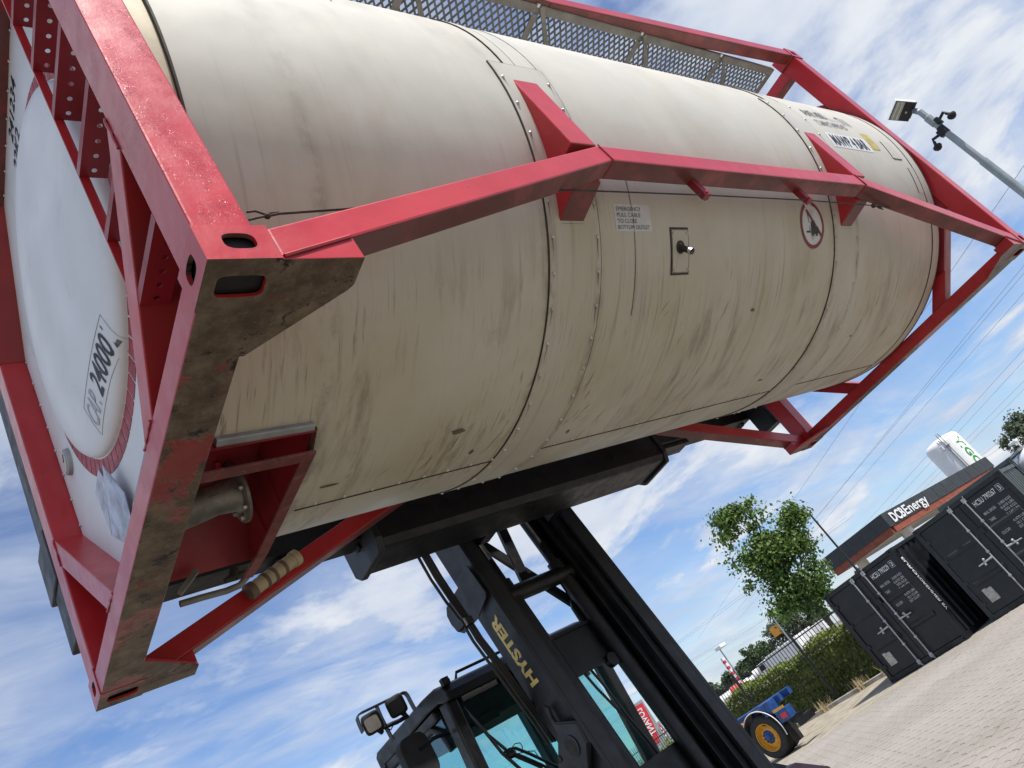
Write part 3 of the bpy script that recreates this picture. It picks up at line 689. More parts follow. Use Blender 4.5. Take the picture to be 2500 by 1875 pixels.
    for z in (.320, .622, .928, 1.236, 1.522, 1.820, 2.12):
        y1 = .470 if z > .4 else .44; m = MB(); nh = 6; y0 = .150; hole = []
        stp = (y1 - y0) / nh
        for i in range(nh):
            ya = y0 + stp * i
            plate_hole(m, .010, .084, ya, ya + stp, [(.047 + .0085 * math.cos(2 * math.pi * k / 12), ya + stp / 2 + .0085 * math.sin(2 * math.pi * k / 12)) for k in range(12)], lambda a, b, d, z=z: (a, b, z + d), .003)
        m.box(.006, .010, y0, y1, z, z + .032); m.box(.084, .088, y0, y1, z, z + .032)
        m.build('ladder_rung', 'red_dark', T)
    # ---- discharge recess with the outlet valve
    y0, y1 = .875, 1.80
    m = MB(); X0, X1, zt = .150, .572, .37
    m.quad((X0, y0, .10), (X1, y0, .10), (X1, y0 + .05, zt - .06), (X0, y0 + .05, zt - .06)); m.quad((X0, y0 + .05, zt - .06), (X1, y0 + .05, zt - .06), (X1, y0 + .25, zt), (X0, y0 + .25, zt))
    m.quad((X0, y0 + .25, zt), (X1, y0 + .25, zt), (X1, y1 - .2, zt), (X0, y1 - .2, zt)); m.quad((X0, y1 - .2, zt), (X1, y1 - .2, zt), (X1, y1, .16), (X0, y1, .16))
    m.add([(X1, y0, .10), (X1, y0 + .05, zt - .06), (X1, y0 + .25, zt), (X1, y1 - .2, zt), (X1, y1, .16), (X1, y1, .11), (X1, 1.4, .082), (X1, 1.1, .082)], [tuple(range(8))])
    m.add([(X0, y0, .10), (X0, y0 + .05, zt - .06), (X0, y0 + .25, zt), (X0, y1 - .2, zt), (X0, y1, .16), (X0, y1, .12), (X0, y0, .11)], [tuple(range(7))])
    m.build('discharge_recess', 'red_dark', T)
    for p, q in (((.40, 1.05, .428), (.57, 1.30, .40)), ((.571, 1.34, .36), (.571, 1.34, .12)), ((.571, 1.55, .38), (.571, 1.55, .12))):
        MB().tube([p, q], .008, 6).build('weld', 'red_dark', T)
    m = MB().bar((.165, .968, .070), (.568, .968, .070), .050, .012).build('recess_frame', 'scuffed_red', T, bevel=.003)
    m = MB().bar((.556, .945, .0705), (.540, 1.60, .0705), .046, .012).bar((.540, 1.60, .0705), (.531, 1.80, .085), .046, .012).build('recess_frame', 'scuffed_red', T, bevel=.003)
    MB().bar((.228, .868, .128), (.570, .872, .126), .030, .030, up=(0, .3, 1)).build('recess_trim', 'galvanised', T, bevel=.004)
    MB().bar((.575, .880, .122), (.580, 1.02, .090), .018, .012).build('recess_trim', 'sealant', T)
    v = MB().lathe([(0, 0), (.116, 0), (.122, .003), (.122, .015), (.116, .018), (.080, .020), (.070, .035), (.060, .10), (.066, .16), (.072, .25)], (.470, 1.395, .250), (-1, .10, -.06), 40).build('outlet_valve', 'alu', T, smooth=35)
    ax = Vector((-1, .10, -.06)).normalized(); e1 = ax.cross(Vector((0, 0, 1))).normalized(); e2 = ax.cross(e1); o0 = Vector((.470, 1.395, .250))
    for k in range(8):
        t = 2 * math.pi * (k + .5) / 8; c = o0 + (e1 * math.cos(t) + e2 * math.sin(t)) * .100
        MB().tube([c, c + ax * .032], .010, 6).build('bolt', 'zinc', v)
    MB().lathe([(0, 0), (.085, 0), (.085, .02), (.07, .022)], o0 + ax * .255, ax, 32).build('outlet_cap', 'zinc', v, smooth=35)
    MB().tube([o0 + ax * .05 + Vector((0, -.02, .06)), o0 + ax * .06 + Vector((0, -.06, .12))], .012, 8).build('valve_lever', 'red_paint', v)
    # bent pipe, bracket and air fitting hanging under the near end
    KK = lambda x, y: (450 + x / 3.686, 1030 + y / 3.686)
    a = [PT(*KK(*p), 1, 1.90) for p in ((-40, 1640), (160, 1580), (380, 1520), (500, 1470), (560, 1400), (600, 1310), (690, 1190))]
    MB().tube(a, .014, 10).build('bent_pipe', 'walk_frame', T, smooth=50)
    MB().bar(PT(*KK(-40, 1540), 1, 1.75), PT(*KK(110, 1340), 1, 1.75), .03, .02).build('pipe_bracket', 'walk_frame', T)
    c = PT(*KK(440, 1410), 1, 1.88); MB().tube([c, c + Vector((.02, 0, .045))], .020, 10).tube([c + Vector((-.035, 0, .0)), c + Vector((.055, 0, .012))], .013, 8).build('air_fitting', 'sealant', T, smooth=40)
    # document tube strapped to the far side rail
    a = PT(*KK(575, 1540), 1, 2.305); b = PT(*KK(1015, 1215), 1, 2.305); d = (b - a)
    tb = MB().tube([a, a + d * .10, a + d * .1001, a + d * .90, a + d * .9001, b], [.040, .041, .037, .037, .041, .040], 24).build('document_tube', 'plastic_beige', T, smooth=40)
    MB().tube([a - d * .003, a + d * .11], .0425, 24).build('tube_cap', 'plastic_brown', tb, smooth=40)
    for s in (.30, .46, .66): MB().tube([a + d * s, a + d * (s + .055)], .0405, 24).build('tube_strap', 'plastic_brown', tb, smooth=40)
    MB().tube([a + d * .9, b + d * .004], .0425, 24).build('tube_cap', 'plastic_beige', tb, smooth=40)
    m = MB()
    for s in (.33, .69): q = a + d * s; m.box(q.x - .012, q.x + .012, 2.300, 2.345, q.z - .008, q.z + .008)
    m.build('tube_bracket', 'galvanised', tb)
    # ---- emergency cable, its lugs and knots
    Z6 = lambda x, y: (1350 + x / 2.37, 200 + y / 2.37); ZN = lambda x, y: (400 + x / 3.949, 480 + y / 3.949)
    lug = []
    for p, q in (((840, 575), (880, 655)), ((1440, 620), (1475, 685))):
        a = PT(*Z6(*p), 1, .050); b = PT(*Z6(*q), 1, .075); lug.append(b)
        m = MB().bar((b.x + .005, .080, .568), (b.x, .076, b.z - .014), .046, .034, up=(0, 1, 0)); m.build('cable_lug', 'red_dark', T, bevel=.004)
        MB().tube([(b.x - .012, .050, b.z), (b.x + .022, .100, b.z)], .007, 8).build('lug_pin', 'red_paint', T)
    w0 = [PT(*ZN(*p), 1, .10) for p in ((990, 190), (1110, 165), (1750, 120))]
    w1 = [Vector((1.25, .12, .46)), PT(*Z6(100, 625), 1, .075)] + lug + [PT(*Z6(1850, 715), 1, .075), Vector((4.75, .09, .46))]
    MB().tube(w0 + w1, .0038, 6).build('pull_cable', 'sealant', T)
    m = MB()
    for pts in (((1000, 180), (880, 140), (800, 150)), ((1000, 185), (900, 205), (820, 225))): m.tube([PT(*ZN(*p), 1, .10) for p in pts], .0032, 6)
    m.ball(PT(*ZN(998, 185), 1, .10), .010, 8); m.tube([PT(*ZN(*p), 1, .10) for p in ((960, 165), (1110, 150))], .0025, 5)
    m.build('cable_knot', 'sealant', T); m = MB()
    e = PT(*Z6(1855, 715), 1, .075); m.ball(e, .016, 8); m.ball(e + Vector((.07, 0, -.012)), .012, 8, (2, 1, 1)); m.tube([e, e + Vector((.12, .01, -.02)), e + Vector((.16, .03, .02))], .004, 6)
    m.build('cable_end', 'sealant', T)
    # ---- plates, stickers and stencils on the side
    def patch(name, x0, x1, t0, t1, r, mat, thick=.0015, par=T, **kw): return shell(name, x0, x1, t1, t0, r, mat, par, nx=3, nt=8, thick=thick, **kw)
    def side(x0, x1, t0, t1, r=RC + .004): return lambda s, t: cyl(x0 + (x1 - x0) * s, R_(t1 + (t0 - t1) * t), r)      # t0 = upper, t1 = lower degree
    st = patch('sticker', 2.050, 2.304, -36.0, -41.8, RC + .0015, 'sticker')
    for i, (wd, ln) in enumerate((('EMERGENCY', .172), ('PULL CABLE', .165), ('TO CLOSE', .135), ('BOTTOM OUTLET', .225))):
        u = -36.55 - i * 1.30; text('sticker_text', wd, side(2.064, 2.064 + ln, u, u - .88), 'ink_worn', st)
    pl = patch('inspection_plate', 2.449, 2.584, -41.2, -51.2, RC + .005, 'alu', .004)
    patch('plate_seal', 2.442, 2.591, -40.8, -51.6, RC + .0015, 'sealant', .001)
    patch('plate_face', 2.454, 2.579, -41.5, -50.9, RC + .0065, 'cladding_band', .001, pl)
    for x in (2.462, 2.571):
        for th in (-42.1, -50.3): MB().ball(cyl(x, R_(th), RC + .007), .007, 8).build('screw', 'zinc', pl)
    b = Vector(cyl(2.512, R_(-45.3), RC + .004)); nrm = Vector((0, -math.cos(R_(-45)), math.sin(R_(-45))))
    MB().lathe([(.010, 0), (.032, 0), (.032, .006), (.020, .008)], b, nrm, 20).build('pipe_flange', 'sealant', pl); nrm = Vector((0, -.42, -.91)).normalized()
    MB().tube([b - nrm * .01, b + nrm * .062], .0155, 16).build('stub_pipe', 'sealant', pl, smooth=40)
    MB().tube([b + nrm * .058, b + nrm * .076], .0175, 16, caps=False).build('pipe_collar', 'zinc', pl, smooth=40)
    # prohibition sign: ring, bar and fork truck
    cx, ct, rr = 3.858, -39.6, .142
    disc = lambda r0, r1, a0, a1, n, rad: ([cyl(cx + r * math.cos(a0 + (a1 - a0) * k / n), R_(ct) + r * math.sin(a0 + (a1 - a0) * k / n) / RC, rad) for r in (r0, r1) for k in range(n + 1)], [(k, k + 1, n + 2 + k, n + 1 + k) for k in range(n)])
    sg = MB().add(*disc(.0, rr, 0, 2 * math.pi, 48, RC + .0015)).build('prohibition_sign', 'sticker', T)
    MB().add(*disc(rr - .022, rr, R_(118), R_(440), 44, RC + .003)).build('sign_ring', 'sticker_red', sg)
    sp = lambda a, b: cyl(cx + a, R_(ct) + b / RC, RC + .0028)
    def poly(name, pts, mat, up=0):
        return MB().add([cyl(cx + a, R_(ct) + b / RC, RC + .0028 + up) for a, b in pts], [tuple(range(len(pts)))]).build(name, mat, sg)
    poly('sign_bar', [(-.062, .085), (-.045, .095), (.112, -.060), (.098, -.078)], 'sticker_red', .0012)
    poly('fork_truck', [(-.020, .020), (.030, .024), (.034, -.014), (.070, -.012), (.070, -.050), (-.012, -.056), (-.018, -.05)], 'ink')
    poly('fork_mast', [(-.048, .075), (-.041, .075), (-.029, -.046), (-.036, -.046)], 'ink'); poly('forks', [(-.078, -.036), (-.030, -.036), (-.030, -.047), (-.078, -.047)], 'ink')
    for a in (-.002, .045): poly('sign_wheel', [(a + .012 * math.cos(k * math.pi / 6), -.056 + .012 * math.sin(k * math.pi / 6)) for k in range(12)], 'ink', .0004)
    # stencils near the far end
    text('stencil', 'AAR 600', side(4.58, 4.90, 7.6, 2.9), 'ink_worn', T, bold=.02)
    text('stencil', 'RID / ADR', side(4.92, 5.06, 4.6, 2.4), 'ink_faded', T)
    text('stencil', 'T11', side(5.07, 5.20, 6.2, 1.0), 'ink_worn', T, bold=.01)
    text('stencil', 'TC IMPACT APPROVED', side(4.605, 5.05, .9, -2.0), 'ink_worn', T, bold=.01)
    mw = patch('sticker', 4.560, 5.165, -6.0, -12.2, RC + .0015, 'letter_white')
    text('sticker_text', 'MAWP 4 BAR', side(4.60, 5.12, -6.6, -11.5), 'ink', mw, bold=.012)
    ye = patch('sticker', 5.200, 5.320, -2.6, -10.6, RC + .0015, 'sticker_yellow')
    patch('data_plate', 5.462, 5.612, -5.4, -13.4, RC + .003, 'cladding_band', .003)
    for x0, x1, a, b in ((5.456, 5.461, -5.4, -13.4), (5.461, 5.614, -13.4, -13.75)): patch('plate_seal', x0, x1, a, b, RC + .003, 'sealant', .002)
    patch('data_plate', 5.625, 5.715, -17, -27, RC + .003, 'cladding_band', .003); patch('plate_seal', 5.620, 5.625, -17, -27, RC + .003, 'sealant', .002)
    # ---- walkway of expanded metal on top
    wk = MB().box(.25, 5.76, .150, .156, 2.470, 2.512).box(.25, 5.76, .156, .205, 2.470, 2.4755).build('walkway_edge', 'walk_frame', T, bevel=.0015)
    m = MB().box(.25, 5.76, .94, .98, 2.470, 2.4755).box(5.70, 5.76, .205, .94, 2.470, 2.4755).box(.25, .31, .205, .94, 2.470, 2.4755); m.build('walkway_frame', 'walk_frame', T)
    for x in (.95, 1.95, 2.93, 3.95, 4.95):
        MB().box(x - .024, x + .024, .205, .94, 2.462, 2.4695).build('walkway_bearer', 'walk_frame', T)
        MB().bar((x + .015, .150, 2.455), (x + .26, .56, 2.330), .030, .008, up=(0, 0, 1)).build('walkway_stay', 'walk_frame', T)
        MB().tube([(x, .140, 2.478), (x, .162, 2.478)], .016, 8).build('bolt', 'zinc', T)
    sw, lw, wd = .027, .074, .0125; m = MB(); nx = int(5.42 / sw); ny = int(.735 / (lw / 2))
    vs = []; fs = []
    for i in range(nx):
        for j in range(ny):
            x = .30 + i * sw; y = .205 + j * lw / 2; s = (i + j) % 2
            a = (x, y) if s == 0 else (x + sw, y); b = (x + sw, y + lw / 2) if s == 0 else (x, y + lw / 2)
            k = len(vs)
            vs += [(a[0] - wd / 2, a[1], 2.486), (a[0] + wd / 2, a[1], 2.478), (b[0] + wd / 2, b[1], 2.478), (b[0] - wd / 2, b[1], 2.486)]; fs.append((k, k + 1, k + 2, k + 3))
    me = bpy.data.meshes.new('walkway_mesh'); me.from_pydata(vs, [], fs); o = part('walkway_mesh', me, 'walk_mesh', T); o['kind'] = 'stuff'
    so_ = o.modifiers.new('solid', 'SOLIDIFY'); so_.thickness = .003
    # hatch lid bits on the crown of the tank
    MB().lathe([(.30, 0), (.30, .10), (.26, .12), (0, .13)], (3.0, YC + .25, ZC + RC - .02), (0, 0, 1), 40).build('manhole_lid', 'galvanised', T, smooth=35)
    return T
tank_container()

def wb(m, name, mat, T, **kw):               # build a world-space mesh as a part of thing T
    inv = T.matrix_basis.inverted(); top = T
    while top.parent: top = top.parent
    inv = (Matrix.Translation(top.location) @ Matrix.Rotation(top.rotation_euler.z, 4, 'Z')).inverted()
    m.tf(lambda x, y, z: inv @ Vector((x, y, z))); return m.build(name, mat, T, **kw)
def wtext(name, body, fn, mat, T, **kw):
    top = T
    while top.parent: top = top.parent
    inv = (Matrix.Translation(top.location) @ Matrix.Rotation(top.rotation_euler.z, 4, 'Z')).inverted()
    return text(name, body, lambda s, t: inv @ Vector(fn(s, t)), mat, T, **kw)

# ================================================================== container handler (mast, spreader, cab)
def handler():
    T = thing('container_handler', 'black container handling truck with tall mast holding up the tank', 'lift truck', (3.07, 4.6, 0))
    lean = lambda x, y, z: (x, y + 3.0 + .09 * (z - 2.5), z)
    LZ = 5.35
    def mast(m, name, mat='truck_black', **kw): m.tf(lean); return wb(m, name, mat, T, **kw)
    # outer channels, inner channels (c = centre line 3.07)
    for s in (-1, 1):
        X = lambda a: 3.07 + s * a
        def bx(m, a, b, y0, y1, z0, z1): m.box(min(X(a), X(b)), max(X(a), X(b)), y0, y1, z0, z1); return m
        m = MB(); bx(m, .535, .570, 0, .285, .45, 3.62); bx(m, .44, .535, 0, .035, .45, 3.62); bx(m, .44, .535, .25, .285, .45, 3.62)
        mast(m, 'outer_mast_channel', 'truck_grey', bevel=.004)
        m = MB(); bx(m, .30, .536, .246, .2495, .5, 3.6); mast(m, 'channel_back_plate')
        m = MB(); bx(m, .385, .415, .045, .240, .75, LZ); bx(m, .415, .525, .045, .075, .75, LZ); bx(m, .415, .525, .21, .24, .75, LZ); bx(m, .335, .385, .12, .16, .75, LZ)
        mast(m, 'inner_mast_channel', bevel=.004)
        m = MB().tube([(X(.265), .215, .6), (X(.265), .215, 3.15)], .062, 24).tube([(X(.265), .215, 3.15), (X(.265), .215, LZ - .2)], .042, 20)
        mast(m, 'lift_cylinder', smooth=40)
    m = MB().tube([(2.66, .21, 3.035), (3.48, .21, 3.035)], .065, 20); mast(m, 'cross_tube', smooth=40)
    for z0, z1 in ((2.33, 2.64), (1.30, 1.66), (3.72, 3.95), (.6, .9)):
        mast(MB().box(2.62, 3.52, .25, .28, z0, z1), 'cross_plate', bevel=.004)
    mast(MB().box(2.62, 3.52, .225, .25, 2.322, 2.345).box(2.62, 3.52, .225, .25, 2.625, 2.648), 'plate_flange')
    mast(MB().bar((2.84, .30, 3.66), (3.36, .30, 2.76), .03, .075, up=(1, 0, 1)), 'diagonal_brace'); mast(MB().bar((3.20, .285, 3.80), (3.03, .285, 3.02), .03, .085, up=(1, 0, 0)), 'diagonal_brace')
    mast(MB().prism([(3.42, 2.64), (3.42, 3.0), (3.34, 2.95), (3.24, 2.78), (3.23, 2.64)], 1, .245, .262), 'corner_gusset')
    mast(MB().lathe([(0, 0), (.05, 0), (.05, .05), (0, .05)], (3.235, .20, 2.315), (0, 1, 0), 20), 'hose_pulley')
    # brand lettering on the left channel, reading upwards
    wtext('brand_lettering', 'HYSTER', lambda s, t: (2.4975, lean(0, .155 - .10 * (1 - t) + .035, 2.395 + .525 * s)[1], 2.395 + .525 * s), 'letter_gold', T, bold=.045)
    # side cover, its ear, lower bracket
    sx = 2.468
    m = MB().sheet([(sx, 3.085, 3.285), (sx, 3.055, 3.06), (sx, 3.085, 3.03), (sx, 3.265, 2.985), (sx, 3.300, 3.27), (sx, 3.11, 3.30)], (1, 0, 0), .010); wb(m, 'side_cover', 'truck_grey', T, bevel=.003)
    m = MB().sheet([(sx + .03, 3.29, 3.265), (sx + .03, 3.53, 3.245), (sx + .03, 3.60, 3.235), (sx + .03, 3.645, 3.19), (sx + .03, 3.650, 3.12), (sx + .03, 3.625, 3.05), (sx + .03, 3.56, 3.0), (sx + .03, 3.27, 2.99)], (1, 0, 0), .010); wb(m, 'cover_ear', 'truck_grey', T, bevel=.003)
    ZB = lambda x, y: (1250 + x / 4.916, 1550 + y / 4.916)
    bp = [P(*ZB(*p), 0, 2.462) for p in ((385, 880), (440, 870), (470, 960), (530, 1055), (790, 1035), (860, 1160), (930, 1290), (940, 1700), (560, 1700), (545, 1180), (470, 1050))]
    bk = wb(MB().sheet(bp, (1, 0, 0), .014), 'tilt_bracket', 'truck_grey', T, bevel=.003)
    q = P(*ZB(720, 1335), 0, 2.460); wb(MB().lathe([(.050, 0), (.066, 0), (.066, .004), (.050, .004)], q, (-1, 0, 0), 28), 'bracket_boss', 'truck_black', bk); wb(MB().lathe([(0, 0), (.056, 0)], q + Vector((-.003, 0, 0)), (-1, 0, 0), 24), 'bracket_hole', 'sealant', bk)
    q = P(*ZB(570, 1490), 0, 2.460); wb(MB().lathe([(0, 0), (.022, 0), (.022, .004)], q, (-1, 0, 0), 16), 'bracket_hole', 'sealant', bk)
    rim = [P(*ZB(*p), 0, 2.452) for p in ((390, 860), (440, 880), (480, 1000), (530, 1060), (780, 1045), (800, 1100), (900, 1290), (930, 1690))]
    wb(MB().tube(rim, .010, 6), 'bracket_rim', 'truck_black', bk)
    # hoses looping down the left side
    ZA = lambda x, y: (1000 + x / 4.424, 1200 + y / 4.424); ZC_ = lambda x, y: (1250 + x / 4.916, 1550 + y / 4.916)
    for i, (dx, dy) in enumerate(((0, 0), (46, -16), (74, -24), (100, -36))):
        pts = [(60 + dx, 600 + dy), (100 + dx, 720 + dy), (230 + dx * 1.05, 950 + dy), (400 + dx * 1.0, 1200 + dy), (585 + dx * .8, 1440 + dy), (690 + dx * .9, 1620 + dy), (860 + dx, 1850 + dy), (1080 + dx, 2150 + dy), (1330 + dx, 2480 + dy), (1500 + dx, 2720 + dy)]
        yy = [3.02, 3.04, 3.09, 3.12, 3.10, 3.12, 3.16, 3.2, 3.25, 3.3]
        wb(MB().tube([P(*ZA(*p), 1, y + .012 * i) for p, y in zip(pts, yy)], .0105, 8), 'hydraulic_hose', 'hose', T, smooth=50)
    q = P(*ZA(600, 1410), 1, 3.08); wb(MB().box(q.x - .035, q.x + .055, 3.06, 3.16, q.z - .022, q.z + .022), 'hose_clamp', 'truck_black', T, bevel=.003)
    wb(MB().tube([q + Vector((-.01, -.02, -.03)), q + Vector((-.01, -.02, .02))], .009, 8), 'clamp_bolt', 'steel', T)
    for dx in (0, 40):
        wb(MB().tube([P(*ZC_(*p), 1, y) for p, y in (((840 + dx * 2, 430 - dx), 3.32), ((1020 + dx * 2, 640 - dx), 3.32), ((1350 + dx, 980), 3.32), ((1600 + dx, 1270), 3.32), ((1760 + dx, 1480), 3.32), ((1860 + dx, 1660), 3.32))], .010, 8), 'hydraulic_hose', 'hose', T, smooth=50)
    # ---- spreader
    z = TZ
    def yz(m, name, poly, x0, x1, mat='beam_black', **kw): return wb(MB().prism([(a, b + z) for a, b in poly], 0, x0, x1), name, mat, T, **kw)
    sec = [(2.57, .44), (2.60, .395), (2.93, .395), (2.97, .43), (2.97, .86), (2.57, .86)]
    yz(m, 'spreader_beam', sec, 1.66, 4.36, bevel=.01)
    cap = [(2.555, .45), (2.60, .370), (2.93, .370), (2.985, .42), (2.985, .88), (2.555, .88)]
    for x0, x1 in ((1.615, 1.66), (4.36, 4.405)): yz(m, 'beam_end_plate', cap, x0, x1, 'truck_grey', bevel=.006)
    wb(MB().box(1.60, 1.615, 2.62, 2.70, z + .55, z + .62), 'end_plate_lug', 'truck_black', T); wb(MB().box(1.60, 1.615, 2.75, 2.80, z + .50, z + .53), 'end_plate_lug', 'truck_black', T)
    for s, (x0, x1) in enumerate(((.10, 1.61), (4.41, 5.96))):
        wb(MB().box(x0, x1, 2.66, 2.84, z + .57, z + .74), 'telescopic_arm', 'beam_black', T, bevel=.008)
        xs_ = ((1.08, 1.61), (4.41, 4.95))[s]; wb(MB().box(*xs_, 2.70, 2.86, z + .535, z + .569), 'arm_guide', 'truck_grey', T, bevel=.004)
        xa, xb = ((.012, .150), (5.905, 6.045))[s]
        wb(MB().box(xa, xb, 2.462, 2.655, z + .36, z + 2.72), 'spreader_leg', 'beam_black', T, bevel=.008)
        wb(MB().box(xa - .012, xb + .02, 2.452, 2.735, z + .66, z + .93), 'leg_collar', 'truck_grey', T, bevel=.008)
        wb(MB().box(xa + .03, xb - .03, 2.4382, 2.47, z + 2.50, z + 2.57), 'twist_lock', 'steel', T)
        wb(MB().box(xa + .02, xb - .02, 2.4382, 2.47, z + .70, z + .88), 'contact_pad', 'black_rubber', T)
        wb(MB().bar((xa + (.15 if not s else -.02), 2.78, z + .58), (2.1 if not s else 3.96, 2.78, z + 2.2), .12, .16, up=(0, 1, 0)), 'spreader_stay', 'beam_black', T, bevel=.006)
    for x in (2.72, 3.42): wb(MB().box(x - .05, x + .05, 2.90, 3.12, z + .42, z + 2.3), 'carriage_bar', 'truck_black', T, bevel=.006)
    wb(MB().box(1.7, 4.3, 2.62, 2.92, z + 2.0, z + 2.3), 'upper_beam', 'beam_black', T, bevel=.01)
    # ---- cab
    x0, x1, yf, yb, zr = 2.30, 3.84, 4.12, 5.30, 2.85
    roof = [(yb, zr - .13), (yb, zr - .03), (yb - .06, zr), (yf + .10, zr), (yf - .12, zr - .012), (yf - .22, zr - .045), (yf - .26, zr - .10), (yf - .26, zr - .16), (yf - .20, zr - .16), (yf - .10, zr - .12), (yf + .1, zr - .11)]
    wb(MB().prism(roof, 0, x0 + .02, x1 - .02), 'cab_roof', 'truck_black', T, bevel=.015)
    wb(MB().box(x0 + .12, x1 - .12, yf + .06, yf + .62, zr - .34, zr - .135), 'headliner_console', 'seat_cloth', T, bevel=.02)
    wb(MB().box(x0 + .30, x0 + .52, yf + .02, yf + .06, zr - .37, zr - .30), 'sun_visor', 'black_rubber', T, bevel=.006)
    wb(MB().box(x0 + .85, x0 + 1.12, yf + .05, yf + .10, zr - .40, zr - .33), 'cab_radio', 'black_rubber', T, bevel=.006)
    for xx in (x0, x1 - .10):
        pl = [(yf - .24, zr - .16), (yf - .12, zr - .14), (yf + .04, 1.15), (yf - .10, 1.15)]
        wb(MB().prism(pl, 0, xx + .0, xx + .10), 'front_pillar', 'truck_black', T, bevel=.015)
        wb(MB().box(xx, xx + .10, yb - .12, yb, 1.15, zr - .12), 'rear_pillar', 'truck_black', T, bevel=.015)
        wb(MB().box(xx + .02, xx + .08, yf + .02, yb - .10, zr - .20, zr - .12), 'side_header', 'truck_black', T, bevel=.02)
        wb(MB().box(xx + .01, xx + .09, yf - .06, yb - .02, 1.10, 1.62), 'side_panel', 'truck_black', T, bevel=.02)
        wb(MB().box(xx + .02, xx + .08, yf + .52, yf + .58, 1.6, zr - .2), 'window_bar', 'truck_black', T, bevel=.008)
        g = wb(MB().box(xx + .045, xx + .050, yf, yb - .1, 1.60, zr - .19), 'side_glass', 'glass_teal', T)
        wb(MB().tube([(xx + .03, yf + .03, zr - .42), (xx + .03, yf + .06, zr - .28), (xx + .03, yf + .16, zr - .215), (xx + .03, yf + .35, zr - .205)], .022, 8), 'window_gasket', 'truck_grey', T, smooth=50)
    wb(MB().quad((x0 + .09, yf - .20, zr - .16), (x1 - .09, yf - .20, zr - .16), (x1 - .09, yf - .06, 1.25), (x0 + .09, yf - .06, 1.25)), 'windscreen', 'glass_teal', T)
    wb(MB().box(x0 + .1, x1 - .1, yb - .05, yb - .045, 1.6, zr - .13), 'rear_glass', 'glass_teal', T)
    wb(MB().box(x0 + .05, x1 - .05, yf - .12, yf + .10, 1.0, 1.50), 'cowl', 'truck_black', T, bevel=.02)
    wb(MB().tube([(x0 + .28, yf - .05, zr - .002), (x0 + .31, yf - .05, zr + .045), (x1 - .31, yf - .05, zr + .045), (x1 - .28, yf - .05, zr - .002)], .012, 8), 'roof_rail', 'truck_black', T)
    q = P(850 + 1462 / 6.03, 1600 + 366 / 6.03, 1, yf - .27); wb(MB().tube([q, q + Vector((0, .05, 0))], .022, 12).box(q.x - .03, q.x + .03, q.y + .02, q.y + .06, q.z - .02, q.z + .035), 'roof_bolt', 'truck_grey', T)
    # seat and steering wheel seen through the glass
    wb(MB().ball((3.0, 4.75, 1.62), .34, 16, (.75, .5, .95)), 'seat', 'seat_cloth', T, smooth=60)
    wb(MB().lathe([(.185, 0), (.200, .014), (.185, .028), (.172, .014), (.185, 0)], (3.02, 4.42, 1.66), (0, -.5, .86), 28), 'steering_wheel', 'black_rubber', T, smooth=60)
    # wipers
    zc = lambda x, y: (1100 + x / 7.373, 1680 + y / 7.373)
    wy = lambda pts, y: [P(*zc(*p), 1, y) for p in pts]
    wb(MB().tube(wy(((235, 330), (480, 620), (690, 850), (1000, 1110)), 3.86), [.004, .010, .010, .012], 6), 'wiper_blade', 'hose', T)
    wb(MB().tube(wy(((330, 470), (640, 820), (930, 1170), (1260, 1460)), 3.84), [.006, .009, .012, .012], 6), 'wiper_blade', 'hose', T)
    wb(MB().tube(wy(((970, 1160), (1060, 1100), (1170, 1080), (1400, 1170), (1700, 1310), (1990, 1440)), 3.84), .011, 6), 'wiper_arm', 'hose', T)
    wb(MB().tube(wy(((1060, 1150), (1300, 1230), (1640, 1380), (1800, 1470)), 3.84), .010, 6), 'wiper_arm', 'hose', T)
    wb(MB().tube(wy(((1100, 1200), (1450, 1350), (1650, 1440)), 3.84), .009, 6), 'wiper_arm', 'hose', T)
    c = P(*zc(1090, 1180), 1, 3.84); wb(MB().ball(c, .032, 10, (1.3, 1, 1)), 'wiper_motor', 'hose', T)
    wb(MB().tube(wy(((1080, 1110), (1160, 1000), (1250, 985), (1295, 1060), (1285, 1130)), 3.85), .0035, 6), 'washer_tube', 'hose', T)
    wb(MB().tube(wy(((1210, 1180), (1400, 1135), (1510, 1130), (1580, 1230)), 3.85), .0035, 6), 'washer_tube', 'hose', T)
    # mirror on its arm
    c6 = lambda x, y: (850 + x / 6.03, 1600 + y / 6.03)
    arm = [P(*c6(*p), 1, y) for p, y in (((1490, 1160), 4.0), ((1330, 1190), 3.99), ((1240, 1230), 3.98), ((1160, 1310), 3.97), ((1040, 1385), 3.96))]
    wb(MB().tube(arm, .014, 8), 'mirror_arm', 'truck_black', T, smooth=50)
    c = P(*c6(1060, 1480), 1, 3.96); m = MB(); n = 28; ring = oval(0, 0, .120, .150, n, 4)
    m.add([(c.x + a * .92, c.y, c.z + b) for a, b in ring] + [(c.x + a, c.y + .03, c.z + b) for a, b in ring] + [(c.x + a, c.y + .07, c.z + b) for a, b in ring], [tuple(range(n))] + [(i, (i + 1) % n, n + (i + 1) % n, n + i) for i in range(n)] + [(n + i, n + (i + 1) % n, 2 * n + (i + 1) % n, 2 * n + i) for i in range(n)] + [tuple(range(3 * n - 1, 2 * n - 1, -1))])
    wb(m, 'mirror', 'black_rubber', T, smooth=40)
    # work lights with their guard on the left of the cab
    gy = 4.30
    pg = lambda *pp: [P(*c6(*p), 1, gy) for p in pp]
    def strap(pts, w, name):
        m = MB()
        for a, b in zip(pts, pts[1:]): m.bar(a, b, w, .008, up=(a - b).cross(Vector((0, 1, 0))))
        return wb(m, name, 'truck_grey', T)
